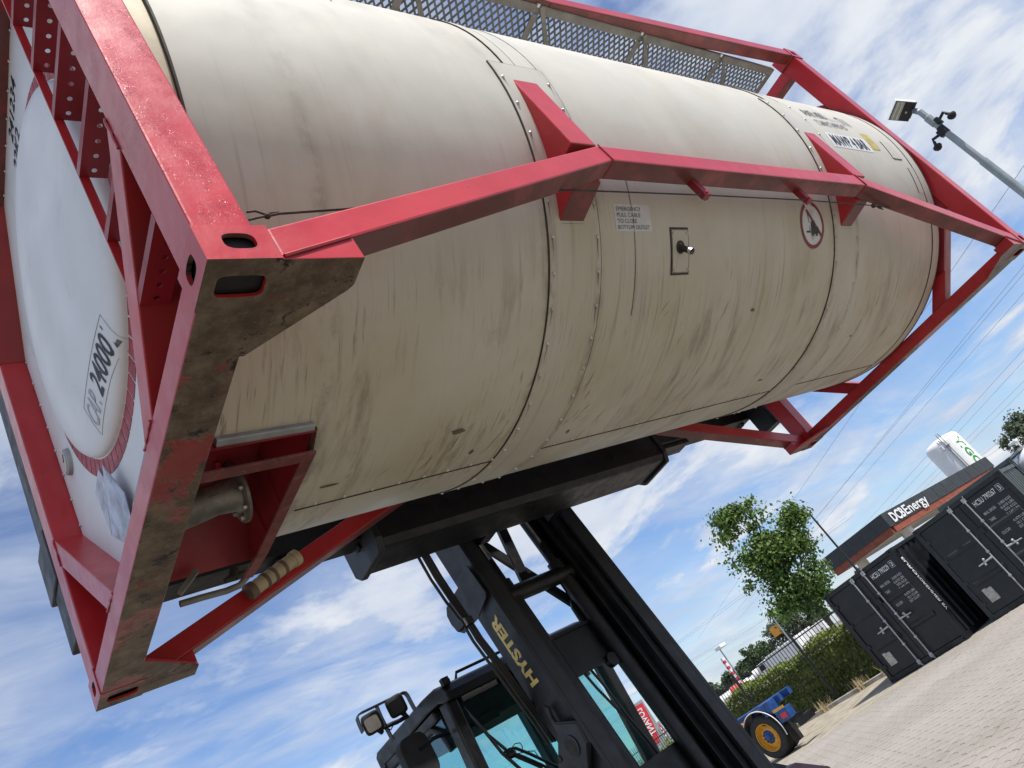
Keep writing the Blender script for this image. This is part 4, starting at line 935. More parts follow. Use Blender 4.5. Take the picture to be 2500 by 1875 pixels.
    def ribbon(pts, w, name):
        vs = []; fs = []
        for p in pts: vs += [p + Vector((0, -w / 2, 0)), p + Vector((0, w / 2, 0))]
        for i in range(len(pts) - 1): fs.append((2 * i, 2 * i + 1, 2 * i + 3, 2 * i + 2))
        m = MB().add(vs, fs); o = wb(m, name, 'truck_grey', T); s = o.modifiers.new('solid', 'SOLIDIFY'); s.thickness = .008; return o
    ribbon(pg((210, 1140), (150, 1010), (122, 930), (135, 880), (190, 840), (420, 730), (640, 620), (790, 548), (840, 548), (880, 590), (925, 680), (990, 800)), .05, 'light_guard')
    ribbon(pg((405, 740), (480, 920), (560, 1080), (655, 1260)), .05, 'guard_post')
    for (u, v, lit) in ((705, 735, 0), (355, 985, 1)):
        c = P(*c6(u, v), 1, gy - .02); m = MB(); n = 24; r1 = oval(0, 0, .052, .052, n, 5); r2 = oval(0, 0, .070, .070, n, 5)
        R3 = Matrix.Rotation(R_(-28), 3, 'Z') @ Matrix.Rotation(R_(25), 3, 'X')
        tfm = lambda a, b, d: c + R3 @ Vector((a, d, b))
        m.add([tfm(a, b, -.045) for a, b in r1] + [tfm(a, b, -.035) for a, b in r2] + [tfm(a, b, .01) for a, b in r2] + [tfm(a * .5, b * .5, .055) for a, b in r2],
              [(i + k * n, (i + 1) % n + k * n, (i + 1) % n + (k + 1) * n, i + (k + 1) * n) for k in range(3) for i in range(n)] + [tuple(range(4 * n - 1, 3 * n - 1, -1))])
        w_ = wb(m, 'work_light', 'black_rubber', T, smooth=35)
        wb(MB().add([tfm(a, b, -.040) for a, b in r1], [tuple(range(n))]), 'lamp_lens', 'steel' if lit else 'truck_grey', w_)
        wb(MB().tube([tfm(.0, -.05, .02), tfm(.03, -.11, .04)], .018, 8), 'lamp_bracket', 'black_rubber', w_)
    wb(MB().tube(pg((470, 1070), (540, 1060), (640, 1010), (760, 960), (880, 890)), .016, 8), 'light_arm', 'truck_black', T)
    wb(MB().tube(pg((600, 1085), (630, 1095), (660, 1030), (740, 1000), (770, 950)), .005, 6), 'light_cable', 'hose', T)
    wb(MB().tube(pg((835, 870), (838, 800)), .010, 8), 'aerial', 'hose', T)
    # rear of the cab, vents, engine hood, counterweight, wheels
    wb(MB().box(x0 + .0, x1, yb + .0, yb + .12, 1.0, 1.62), 'cab_rear_panel', 'truck_black', T, bevel=.02); wb(MB().box(x0 + .1, x1 - .1, yb - .10, yb - .01, zr - .19, zr - .11), 'rear_header', 'truck_black', T, bevel=.01)
    wb(MB().box(x0 - .006, x0 + .004, yb - .105, yb - .015, 2.15, 2.45), 'vent_grille', 'black_rubber', T)
    wb(MB().prism([(4.2, .55), (4.2, 1.2), (5.4, 1.2), (5.5, 1.55), (7.4, 1.45), (7.9, 1.2), (7.95, .6), (7.4, .45)], 0, 2.22, 3.92), 'truck_body', 'truck_black', T, bevel=.04)
    for xx in (1.78, 3.92):
        for yy, r, w in ((3.75, .60, .46), (6.9, .55, .40)):
            xa = xx + (.06 if xx < 3 else 0)
            w_ = wb(MB().lathe([(r * .55, .02), (r * .93, 0), (r, .06), (r, w - .06), (r * .93, w), (r * .55, w - .02)], (xa, yy, r), (1, 0, 0), 40), 'drive_wheel', 'tyre', T, smooth=30)
            wb(MB().lathe([(0, .05), (r * .3, .04), (r * .5, .06), (r * .56, .02), (r * .56, w - .02), (r * .5, w - .06), (0, w - .05)], (xa, yy, r), (1, 0, 0), 32), 'rim', 'letter_gold', w_, smooth=35)
    fd = [(-.72, .72), (-.66, .98), (-.42, 1.10), (0, 1.15), (.42, 1.12), (.72, 1.05), (.72, 1.02), (.42, 1.09), (0, 1.12), (-.40, 1.07), (-.62, .96), (-.68, .72)]
    for xa, xb in ((1.72, 2.34), (3.80, 4.46)):
        wb(MB().prism([(3.75 + a, b - .02) for a, b in fd], 0, xa, xb - .12), 'fender', 'fender_brown', T, bevel=.012)
    wb(MB().box(2.34, 3.80, 3.1, 4.4, .5, 1.05), 'front_axle_frame', 'truck_black', T, bevel=.02)
    return T
handler()

# ================================================================== floodlight pole with cameras
def floodlight_pole():
    b = PD(2500, 470, 12.0); pos = Vector((b.x, b.y, 0))
    T = thing('floodlight_pole', 'grey steel pole carrying a square floodlight and two black dome cameras', 'light pole', pos)
    top = PD(2236, 284, 12.0).z; st = PD(2396, 396, 12.0).z
    MB().tube([(0, 0, 0), (0, 0, st), (0, 0, st + .001), (0, 0, top)], [.062, .056, .047, .042], 24).build('pole', 'pole_grey', T, smooth=40)
    MB().lathe([(.12, 0), (.12, .02), (.064, .05), (.064, .3)], (0, 0, 0), (0, 0, 1), 24).build('base_flange', 'pole_grey', T, smooth=40)
    MB().lathe([(.043, 0), (.054, .01), (.054, .16), (.043, .17)], (0, 0, top - .30), (0, 0, 1), 20).build('pole_sleeve', 'pole_grey', T, smooth=40)
    # lamp head: a shallow tilted box looking down towards the yard
    f = (P(2205, 265, 2, top + .1) - pos); hd = MB()
    n = Vector((-.61, .04, -.79)).normalized(); dn = Vector((-.70, .37, .59)); dn = (dn - n * dn.dot(n)).normalized(); u = n.cross(dn).normalized()
    c = PD(2201, 269, 12.0) - pos
    hw, hl, th = .145, .145, .035
    def bx(m, cu, cd, cn, a, b_, d): m.add([c + u * (cu + sx * a) + dn * (cd + sy * b_) + n * (cn + sz * d) for sz in (-1, 1) for sx, sy in ((-1, -1), (1, -1), (1, 1), (-1, 1))], [(0, 1, 2, 3), (7, 6, 5, 4), (0, 4, 5, 1), (1, 5, 6, 2), (2, 6, 7, 3), (3, 7, 4, 0)]); return m
    h = bx(MB(), 0, 0, 0, hw, hl, th).build('floodlight', 'white_paint', T, bevel=.008)
    bx(MB(), 0, 0, th + .004, hw - .006, hl - .006, .004).build('lamp_glass_frame', 'truck_grey', h)
    for a in (-.045, .02, .085): bx(MB(), 0, .06 + a * .0, th + .010, hw - .03, .05, .002) if a == .02 else None
    bx(MB(), 0, .070, th + .010, hw - .012, .058, .002).build('lamp_glass', 'lamp_lens', h)
    for k in (.045, .10): bx(MB(), 0, k, th + .0135, hw - .02, .005, .001).build('led_strip', 'dial', h)
    bx(MB(), .01, -.055, th + .010, .014, .014, .002).build('sensor', 'placard', h)
    m = MB(); m.bar(c - dn * .15 - n * .03 + u * .12, c - dn * .15 - n * .03 - u * .12, .045, .05); m.build('lamp_bracket', 'truck_black', T)
    MB().tube([c - dn * .15 - n * .03, (0, 0, top - .01)], .040, 12).build('lamp_stem', 'pole_grey', T, smooth=40)
    zc = PD(2278, 322, 12).z
    for s, dz in ((1, .05), (-1, -.10)):
        o = Vector((.0, -s * .05, zc + dz)); e = o + Vector((-.02, -s * .13, -.02)); k = e + Vector((0, -s * .02, -.085))
        MB().box(o.x - .05, o.x + .05, o.y - .032, o.y + .032, o.z - .055, o.z + .055).build('camera_mount', 'truck_black', T, bevel=.01)
        MB().tube([o, o + Vector((-.01, -s * .12, .03)), e, k + Vector((0, 0, .04))], .021, 10).build('camera_arm', 'truck_black', T, smooth=50)
        q = MB().ball(k, .054, 16, (1, 1, .9)).build('dome_camera', 'truck_black', T, smooth=60); MB().lathe([(.057, -.006), (.061, .008), (.055, .032), (.03, .048)], k, (0, 0, 1), 20).build('camera_hood', 'black_rubber', q, smooth=40)
    MB().lathe([(.044, 0), (.052, 0), (.052, .14), (.044, .14)], (0, 0, zc - .16), (0, 0, 1), 20).build('pole_band', 'truck_black', T)
floodlight_pole()

# ================================================================== small storage containers
def storage_container(loc, ang, label, serial, side_word=False, wall_mat='box_dark', B='box_dark', w=2.2, h=2.26, d=2.43):
    T = thing('storage_container', label, 'container', (loc[0], loc[1], 0), ang, 'small dark storage containers')
    for x in (0, w - .10):
        for y in (0, d - .10): MB().box(x, x + .10, y, y + .10, .11, h - .10).build('corner_post', B, T, bevel=.006)
    for x in (0, w - .14):
        for y in (0, d - .14):
            for z in (0, h - .11):
                m = MB(); fx = x > 0; mp = (lambda a, b, c: (a, b, c))
                plate_hole(m, x, x + .14, z, z + .11, oval(x + .07, z + .055, .032, .026, 16, 3), lambda a, b, t_, y=y: (a, (y + t_ if y == 0 else d - t_) - (.003 if y == 0 else -.003), b), .02)
                m.box(x, x + .14, y + (.02 if y == 0 else 0), y + .14 - (.02 if y > 0 else 0), z, z + .11); m.build('corner_fitting', B, T)
    for y in (0.008, d - .09):
        MB().box(.14, w - .14, y, y + .08, h - .105, h - .005).build('header_rail', B, T, bevel=.004)
        MB().box(.14, w - .14, y, y + .08, .012, .115).build('sill_rail', B, T, bevel=.004)
    for x in (0.008, w - .09):
        MB().box(x, x + .08, .14, d - .14, h - .085, h - .005).build('side_top_rail', wall_mat, T, bevel=.004)
        MB().box(x, x + .08, .14, d - .14, .012, .115).build('side_bottom_rail', B, T, bevel=.004)
    MB().box(.05, w - .05, .05, d - .05, h - .03, h - .012).build('roof', B, T)
    for s, x in ((-1, .03), (1, w - .03)):      # corrugated side walls
        pts = []; n = 8; p = (d - .2) / n
        for i in range(n):
            y = .10 + i * p; pts += [(x, y), (x, y + p * .28), (x - s * .036, y + p * .42), (x - s * .036, y + p * .78), (x, y + p * .92)]
        pts.append((x, d - .1)); m = MB(); k = len(pts); m.add([(a, b, .11) for a, b in pts] + [(a, b, h - .08) for a, b in pts], [(i, i + 1, k + i + 1, k + i) for i in range(k - 1)]); m.build('side_wall', wall_mat, T)
    MB().box(.1, w - .1, d - .05, d - .04, .1, h - .1).build('back_wall', B, T)
    # doors with pressed ribs
    mid = w / 2
    for a, b in ((.105, mid - .006), (mid + .006, w - .105)):
        dr = MB().box(a, b, .030, .055, .125, h - .115).build('door', B, T, bevel=.003)
        for z in (h * .33, h * .63):
            m = MB().prism([(.030, z - .065), (.004, z - .030), (.004, z + .030), (.030, z + .065)], 0, a + .12, b - .12); m.build('door_rib', B, dr)
        for z in (.35, .85, 1.4, 1.9):
            e = a if a < .5 else b; MB().box(e - .05, e + .05, .002, .03, z - .04, z + .04).build('hinge', B, dr, bevel=.003)
    for x in (.075,):
        pass
    for i, x in enumerate((w * .415, w * .575)):
        r = MB().tube([(x, -.022, .05), (x, -.022, h - .06)], .0165, 12).build('lock_rod', 'rod_grey', T, smooth=40)
        for z in (.10, h - .10):
            MB().box(x - .040, x + .040, -.030, .012, z - .045, z + .05).build('rod_keeper', 'rod_grey', r, bevel=.004); MB().bar((x, -.03, z), (x + .05, -.035, z + (-.09 if z < 1 else .09)), .03, .015).build('rod_cam', 'rod_grey', r)
        for z in (.55, h * .50, 1.65): MB().box(x - .028, x + .028, -.042, .006, z - .022, z + .022).build('rod_guide', 'rod_grey', r, bevel=.003)
        s = -1 if i == 0 else 1; z = h * .445
        MB().tube([(x, -.05, z), (x + s * .10, -.060, z - .005), (x + s * .20, -.062, z - .012), (x + s * .33, -.062, z - .016)], [.026, .020, .016, .014], 10).build('handle', 'rod_grey', r, smooth=50)
        MB().ball((x + s * .20, -.06, z - .055), .028, 10).ball((x + s * .17, -.06, z + .045), .030, 10).tube([(x + s * .20, -.055, z - .05), (x + s * .17, -.055, z + .05)], .020, 8).build('handle_catch', 'rod_grey', r, smooth=50)
    MB().box(mid - .07, mid + .07, -.02, .02, h * .64, h * .64 + .13).build('lock_box', B, T, bevel=.006)
    MB().prism([(.26, .30), (.46, .30), (.46, .56), (.44, .575), (.36, .575), (.34, .60), (.26, .60)], 1, .0225, .0285).build('ccs_plate', 'placard', T)
    for x in (.42, 1.42): MB().box(x, x + .36, .0045, .0075, .02, .10).build('fork_pocket', 'black_rubber', T)
    # white lettering on the right-hand door
    fr = lambda x0, x1, z0, z1: (lambda s, t: (x0 + (x1 - x0) * s, .0275, z0 + (z1 - z0) * t))
    text('serial_number', serial[:-2], fr(1.35, 1.86, h - .33, h - .215), 'letter_white', T, bold=.01)
    text('check_digit', serial[-1], fr(1.935, 1.985, h - .325, h - .225), 'letter_white', T, bold=.01)
    m = MB()
    for q in ((1.91, 1.916, h - .345, h - .205), (2.004, 2.010, h - .345, h - .205), (1.91, 2.01, h - .205, h - .199), (1.91, 2.01, h - .351, h - .345)): m.box(q[0], q[1], .0265, .0275, q[2], q[3])
    m.build('digit_frame', 'letter_white', T)
    rows = [('MAX. GROSS', '3.000 KGS', '6.610 LBS'), ('TARE', '970 KGS', '2.140 LBS'), ('PAYLOAD', '2.030 KGS', '4.470 LBS'), ('CU.CAP.', '10.1 CU.M', '357 CU.FT')]
    wd = {'MAX. GROSS': .27, 'TARE': .12, 'PAYLOAD': .20, 'CU.CAP.': .19}
    for i, (a, b, c) in enumerate(rows):
        z = h - .50 - i * .160
        text('data_text', a, fr(1.37, 1.37 + wd[a], z - .06, z), 'letter_grey', T, bold=.01)
        text('data_text', b, fr(1.72, 1.99, z - .055, z), 'letter_grey', T, bold=.01); text('data_text', c, fr(1.70, 1.99, z - .135, z - .080), 'letter_grey', T, bold=.01)
    if side_word:
        text('side_lettering', 'EURO', lambda s, t: (w - .0285, .145 + .085 * (1 - t), 1.98 - .46 * s), 'letter_white', T, bold=.02)
        text('side_lettering', 'FORENNER', lambda s, t: (w - .0285, .145 + .085 * (1 - t), 1.50 - .66 * s), 'letter_grey', T, bold=.02)
        text('side_lettering', 'BV', lambda s, t: (w - .0285, .145 + .085 * (1 - t), .80 - .14 * s), 'letter_grey', T)
    return T
storage_container((16.29, 10.29), R_(-90.7), 'dark blue-black storage container numbered HCSU 790229, next to the hedge', 'HCSU 790229 3', True)
storage_container((16.60, 7.62), R_(-77.6), 'dark grey storage container numbered HCSU 790267, right of its neighbour', 'HCSU 790267 3', False, 'box_green', 'box_slate')

def corrugated(m, p0, p1, z0, z1, n, depth, nrm):
    p0 = Vector(p0); p1 = Vector(p1); d = (p1 - p0) / n; pts = []
    for i in range(n):
        b = p0 + d * i; pts += [b, b + d * .28, b + d * .42 - nrm * depth, b + d * .78 - nrm * depth, b + d * .92]
    pts.append(p1); k = len(pts)
    return m.add([(p.x, p.y, z0) for p in pts] + [(p.x, p.y, z1) for p in pts], [(i, i + 1, k + i + 1, k + i) for i in range(k - 1)])

def long_container():
    q = PD(2464, 1115, 26.4); w, l, h = 2.44, 6.06, 2.59
    T = thing('shipping_container', 'grey-green corrugated shipping container behind the dark ones at the right edge', 'container', (q.x, q.y, 0), R_(22))
    for x in (0, l - .12):
        for y in (0, w - .12): MB().box(x, x + .12, y, y + .12, 0, h).build('corner_post', 'box_green', T, bevel=.01)
    for y in (.01, w - .11): MB().box(.12, l - .12, y, y + .1, h - .12, h - .003).build('top_rail', 'box_green', T, bevel=.008); MB().box(.12, l - .12, y, y + .1, .01, .16).build('bottom_rail', 'box_green', T)
    for x in (.01, l - .11): MB().box(x, x + .1, .12, w - .12, h - .12, h - .003).build('top_rail', 'box_green', T, bevel=.008); MB().box(x, x + .1, .12, w - .12, .01, .16).build('bottom_rail', 'box_green', T)
    for a, b, n in (((.12, .03, 0), (l - .12, .03, 0), Vector((0, -1, 0))), ((.12, w - .03, 0), (l - .12, w - .03, 0), Vector((0, 1, 0)))):
        corrugated(MB(), a, b, .15, h - .1, 20, .036, n).build('side_wall', 'box_green', T)
    for x, n in ((.03, Vector((-1, 0, 0))), (l - .03, Vector((1, 0, 0)))): corrugated(MB(), (x, .12, 0), (x, w - .12, 0), .15, h - .1, 8, .036, n).build('end_wall', 'box_green', T)
    MB().box(.05, l - .05, .05, w - .05, h - .04, h - .015).build('roof', 'box_green', T)
long_container()

def tank_trailer(u, v, D, label, length=7.0, r=1.0, mat='white_paint', ang=20, z=1.2, green=False):
    q = PD(u, v, D); T = thing('tank_trailer', label, 'tank trailer', (q.x, q.y, 0), R_(ang), 'white tank trailers parked beyond the yard')
    prof = [(0, 0), (r * .6, .06), (r * .9, .2), (r, .45), (r, length - .45), (r * .9, length - .2), (r * .6, length - .06), (0, length)]
    MB().lathe(prof, (-length / 2, 0, z + r), (1, 0, 0), 28).build('tank', mat, T, smooth=40)
    for i in range(4): MB().lathe([(r + .01, 0), (r + .025, .02), (r + .025, .10), (r + .01, .12)], (-length / 2 + length * (i + .7) / 4.4, 0, z + r), (1, 0, 0), 28).build('tank_band', 'green_paint' if green and i == 1 else 'grey_paint', T, smooth=40)
    MB().box(-length / 2 + .3, length / 2 - .2, -.45, .45, z - .25, z + .12).build('chassis', 'truck_black', T)
    for x in (length / 2 - .8, length / 2 - 2.0, -length / 2 + 1.0):
        for s in (-1, 1): MB().lathe([(0, 0), (.46, 0), (.5, .05), (.5, .27), (.46, .32), (0, .32)], (x, s * 1.15, .5), (0, -s, 0), 20).build('wheel', 'tyre', T, smooth=35)
    MB().box(-length / 2 + .6, length / 2 - .6, -.35, .35, z + 2 * r - .03, z + 2 * r + .05).build('catwalk', 'galvanised', T)
    return T
def lorry(u, v, D, label, col, ang, box_h=3.3, box_l=6.0, cab=True, trim=None):
    q = PD(u, v, D); T = thing('parked_lorry', label, 'lorry', (q.x, q.y, 0), R_(ang), 'lorries parked behind the hedge')
    MB().box(-box_l / 2, box_l / 2, -1.22, 1.22, 1.0, box_h).build('cargo_box', col, T, bevel=.05)
    if trim: MB().prism([(-1.6, 1.8), (.2, 1.6), (1.0, 2.6), (.4, 2.9), (-.2, 2.3)], 1, -1.235, -1.222).build('side_graphic', trim, T)
    MB().box(-box_l / 2, box_l / 2 + 2.2, -.5, .5, .6, .98).build('chassis', 'truck_black', T)
    c = box_l / 2 + .2
    MB().prism([(c, .7), (c + 1.9, .7), (c + 2.0, 1.7), (c + 1.75, 2.75), (c, 2.85)], 1, -1.2, 1.2).build('cab', col, T, bevel=.06)
    MB().prism([(c + 1.93, 1.75), (c + 2.02, 1.75), (c + 1.80, 2.6), (c + 1.72, 2.6)], 1, -1.05, 1.05).build('windscreen', 'glass_grey', T)
    for s in (-1, 1):
        MB().prism([(c + .5, 1.75), (c + 1.6, 1.75), (c + 1.45, 2.5), (c + .5, 2.5)], 1, min(s * 1.203, s * 1.215), max(s * 1.203, s * 1.215)).build('side_window', 'truck_black', T)
        for x in (-box_l / 2 + .9, -box_l / 2 + 2.1, c + .9): MB().lathe([(0, 0), (.44, 0), (.48, .05), (.48, .25), (.44, .3), (0, .3)], (x, s * 1.15, .48), (0, -s, 0), 20).build('wheel', 'tyre', T, smooth=35)
    return T
tank_trailer(2478, 1120, 32, 'white tank vehicle at the right edge behind the grey-green container', 5.5, .62, ang=35, z=1.45)
lorry(1985, 1555, 135, 'white lorry nearest the dark container, seen over the hedge', 'white_paint', 118, 3.0, 5.5)
lorry(1963, 1580, 125, 'white panel lorry with a slanted cab front behind the fence', 'white_paint', 140, 3.1, 4.5)
lorry(1930, 1600, 120, 'white lorry with a blue curved graphic on its side', 'white_paint', 95, 3.0, 6.0, trim='truck_blue')
tank_trailer(1895, 1625, 150, 'white banded tank trailer with one green band behind the hedge', 8.5, 1.05, ang=125, z=.8, green=True)
tank_trailer(1843, 1672, 160, 'white banded tank trailer half hidden left of the green-banded one', 7.5, .9, ang=125, z=.5)
tank_trailer(1790, 1708, 150, 'white tank trailer beside the small red tank by the striped mast', 9.0, 1.0, ang=125, z=.4)
tank_trailer(1814, 1696, 148, 'small red tank trailer beside the red and white mast', 3.0, .95, mat='sign_red', ang=125, z=.7)
lorry(1640, 1800, 110, 'white lorry seen between the mast channels', 'white_paint', 100, 3.0, 6.0)
lorry(1690, 1790, 100, 'white lorry seen through the gap beside the right mast channel', 'white_paint', 60, 2.6, 5.0)

# ================================================================== fence, kerb, hedge
FX = 19.05
def fence():
    T = thing('bar_fence', 'black double bar fence in front of the hedge', 'fence', (FX, 8.6, 0))
    ys = [10.97 + 2.9 * i - 8.6 for i in range(-1, 8)]; slope = .07
    fx = lambda y: max(0, y - 5.2) * slope
    mb = MB().box(-.03, .03, -.03, .03, 0, 2.16).mesh('fence_post'); bar = MB().box(-.005, .005, -.009, .009, .06, 2.10).mesh('fence_bar')
    mb.materials.append(M['fence_black']); bar.materials.append(M['fence_black'])
    for y in ys: part('fence_post', mb, None, T, (fx(y), y, 0))
    for a, b in zip(ys, ys[1:]):
        n = 22
        for k in range(1, n): y = a + (b - a) * k / n; part('fence_bar', bar, None, T, (fx(y) - .012, y, 0))
        for z, h in ((1.90, .022), (.28, .012), (.83, .012), (1.38, .012)):
            MB().bar((fx(a), a, z), (fx(b), b, z), .014, h * 1.6).build('fence_rail', 'fence_black', T)
fence()
def kerb():
    T = thing('kerb', 'low concrete kerb with weeds at the foot of the fence', 'kerb', (18.75, 9, 0))
    rnd = random.Random(5)
    for i in range(22):
        y = i * 1.0; x = max(0, y - 4.8) * .07 - .02
        MB().prism([(-.06, -.03), (.06, -.03), (.06, .09), (.045, .10), (-.05, .10), (-.06, .085)], 1, y + .004, y + .996).tf(lambda a, b, c: (a + x + (b - y) * (.07 if y > 4.8 else 0), b, c)).build('kerb_stone', 'concrete', T)
kerb()
def leaves(n, pick, size, seed, flat=0.0, fold=True):
    rnd = random.Random(seed); vs = []; fs = []
    for _ in range(n):
        p = pick(rnd)
        if p is None: continue
        c, out = p; s = size * rnd.uniform(.6, 1.35)
        nrm = (Vector((rnd.gauss(0, 1), rnd.gauss(0, 1), rnd.gauss(0, 1))).normalized() * .9 + out * .8 + Vector((0, 0, .35))).normalized()
        a = nrm.orthogonal().normalized(); a = (Matrix.Rotation(rnd.uniform(0, 6.28), 3, nrm) @ a); b = nrm.cross(a); k = len(vs)
        vs += [c - a * s * .5, c - b * s * .34 + nrm * s * .08, c + a * s * .55, c + b * s * .34 + nrm * s * .08]; fs += [(k, k + 1, k + 2), (k, k + 2, k + 3)]
    me = bpy.data.meshes.new('leaves'); me.from_pydata([tuple(v) for v in vs], [], fs); return me
def hedge():
    T = thing('hedge', 'leafy green hedge growing behind the black bar fence', 'hedge', (FX + .85, 9.2, 0))
    rnd0 = random.Random(2); tops = [1.48 + rnd0.uniform(-.14, .16) for _ in range(60)]
    def pick(r):
        y = r.uniform(-1, 19.5) if r.random() > .5 else r.uniform(.5, 9); x0 = max(0, y - 5) * .07; h = tops[int(y * 2) % 60] + .08 * math.sin(y * 3.1)
        if r.random() < .3:
            return Vector((x0 + r.uniform(-.45, .5), y, h + r.gauss(0, .05))), Vector((0, 0, 1))
        z = r.uniform(.08, h); return Vector((x0 - .42 + abs(r.gauss(0, .13)) - .10 * math.sin(y * 2.3 + z * 3), y, z)), Vector((-1, 0, .2))
    me = leaves(17000, pick, .105, 4); part('foliage', me, 'leaf_hedge', T)
    MB().box(-.18, .45, -1, 19.5, 0, 1.30).tf(lambda x, y, z: (x + max(0, y - 5) * .07, y, z)).build('hedge_core', 'leaf_hedge', T)
    for i in range(12): MB().tube([(.0 + max(0, i * 1.6 - 5) * .07, i * 1.6, 0), (.02 + max(0, i * 1.6 - 5) * .07, i * 1.6 + .05, .9)], .025, 6).build('stem', 'bark', T)
hedge()
def weeds():
    rnd = random.Random(8)
    for i, (y, nm) in enumerate(((11.6, 'pale dry weed tuft at the kerb next to the dark container'), (12.7, 'dry weed tuft at the kerb below the first fence panel'), (14.1, 'largest straw-coloured weed tuft at the foot of the fence post'), (15.6, 'green and straw weed tuft beside the trailer'))):
        x = 18.62 + max(0, y - 13.8) * .07; T = thing('weed_tuft', nm, 'weed', (x, y, -.006), 0, 'dry weeds along the kerb')
        m = MB()
        for k in range(70):
            a = rnd.uniform(0, 6.28); r = rnd.uniform(0, .22); h = rnd.uniform(.10, .36); b = Vector((r * math.cos(a), r * math.sin(a) * 1.6, 0)); t = b + Vector((rnd.gauss(0, .07), rnd.gauss(0, .07), h)); w = Vector((rnd.uniform(-1, 1), rnd.uniform(-1, 1), 0)).normalized() * .010
            m.add([b - w, b + w, t + w * .4, t - w * .4], [(0, 1, 2, 3)])
        me = bpy.data.meshes.new('blades'); me.from_pydata(m.v, [], m.f); part('blades', me, 'straw' if i != 3 else 'leaf_hedge', T)['kind'] = 'stuff'
weeds()

# ================================================================== trees
def tree(name, label, loc, h, crown_c, crown_r, n, size, mat, seed, clumps=60, trunk_r=.12, group=None, lobes=None):
    T = thing(name, label, 'tree', loc, 0, group); rnd = random.Random(seed); cc = Vector(crown_c); cr = Vector(crown_r); cl = []
    for _ in range(clumps):
        while True:
            q = Vector((rnd.uniform(-1, 1), rnd.uniform(-1, 1), rnd.uniform(-1, 1)))
            if .25 < q.length < 1: break
        q = q * (.62 + .38 * rnd.random()) if rnd.random() < .7 else q
        p = cc + Vector((q.x * cr.x, q.y * cr.y, q.z * cr.z))
        if lobes:
            p = None
            while p is None:
                lb = rnd.choice(lobes); q = Vector((rnd.gauss(0, .45), rnd.gauss(0, .45), rnd.gauss(0, .45)))
                if q.length < 1: p = Vector((lb[0] + q.x * lb[3], lb[1] + q.y * lb[3], lb[2] + q.z * lb[4]))
        cl.append((p, rnd.uniform(.55, 1.2)))
    rad = min(cr.x, cr.z) * .30
    def pick(r):
        c, s = r.choice(cl); v = Vector((r.gauss(0, .5), r.gauss(0, .5), r.gauss(0, .4)))
        return c + v * rad * s, (v.normalized() if v.length > 0 else Vector((0, 0, 1)))
    part('crown', leaves(n, pick, size, seed + 1), mat, T)
    m = MB().tube([(0, 0, 0), (.03, .02, crown_c[2] * .35), (cc.x * .5, cc.y * .5, crown_c[2] * .7), (cc.x, cc.y, crown_c[2] + cr.z * .5)], [trunk_r, trunk_r * .8, trunk_r * .6, trunk_r * .15], 10); tr = m.build('trunk', 'bark', T, smooth=50)
    for k in range(min(16, len(cl))):
        p, s = cl[k]; b = Vector((cc.x * .4, cc.y * .4, max(crown_c[2] - cr.z * .8, p.z - cr.z * .6)))
        MB().tube([b, (b + p) / 2 + Vector((0, 0, -.1)), p], [trunk_r * .35, trunk_r * .2, trunk_r * .05], 6).build('limb', 'bark', tr)
    return T
b = PD(2010, 1500, 32); base = Vector((b.x, b.y, 0))
lob = []
for (u, v, rw, rz_) in ((1800, 1255, .55, .5), (1765, 1270, .35, .3), (1925, 1265, .35, .45), (1940, 1320, .5, .5), (1850, 1310, .9, .7), (1830, 1370, .8, .6), (1900, 1380, 1.0, .7), (1960, 1400, .8, .6), (1870, 1430, .8, .5), (1950, 1450, .9, .5), (1990, 1420, .7, .5), (1910, 1480, .5, .35), (1990, 1470, .6, .4), (1775, 1310, .45, .4), (1870, 1340, .6, .6), (1905, 1330, .5, .5), (1925, 1360, .6, .6), (1880, 1395, .7, .6)):
    q = PD(u, v, 32) - base; lob.append((q.x, q.y, q.z, rw * 1.15, rz_ * 1.3)); lob.append((q.x + .25, q.y - .15, q.z, rw * 1.0, rz_ * 1.2))
tree('broadleaf_tree', 'mid-green broadleaf tree standing behind the fence, left of the petrol station', base, 7.3, (0, 0, 4.6), (1.5, 1.5, 2.4), 16000, .145, 'leaf_maple', 21, 200, .13, lobes=lob)
for i, (u, v, D, h, w, mt, lb) in enumerate(((1850, 1600, 170, 7.6, 8.2, 'leaf_far', 'large round dark tree on the skyline behind the striped mast'), (1885, 1600, 160, 5.6, 3.4, 'leaf_far', 'small dark tree just right of the round skyline tree'),
        (1935, 1570, 150, 8.8, 7.5, 'leaf_grey', 'grey-green tree on the skyline behind the yellow sign'), (1985, 1530, 150, 8.2, 7.5, 'leaf_grey', 'grey-green tree on the skyline behind the white lorries'), (1750, 1690, 220, 6.6, 7.0, 'leaf_grey', 'grey-green clump at the far left end of the skyline'),
        (1790, 1655, 200, 6.4, 5.5, 'leaf_grey', 'low grey-green tree on the skyline left of the round one'), (1825, 1640, 190, 6.2, 5.0, 'leaf_far', 'low dark tree on the skyline at the round tree\'s left side'), (2130, 1420, 110, 5.2, 3.5, 'leaf_far', 'dark tree seen under the petrol station canopy'))):
    q = PD(u, v, D); tree('skyline_tree', lb, (q.x, q.y, 0), h, (0, 0, h * .56), (w * .5, w * .5, h * .44), 4200, .50 * D / 170, mt, 40 + i, 46, .2, 'trees on the skyline')
q = PD(2500, 1050, 62); tree('broadleaf_tree', 'grey-green tree cut off by the right edge behind the white tank vehicle', (q.x, q.y, 0), 7, (0, 0, 3.9), (1.7, 1.7, 2.3), 5200, .22, 'leaf_grey', 61, 60, .15)

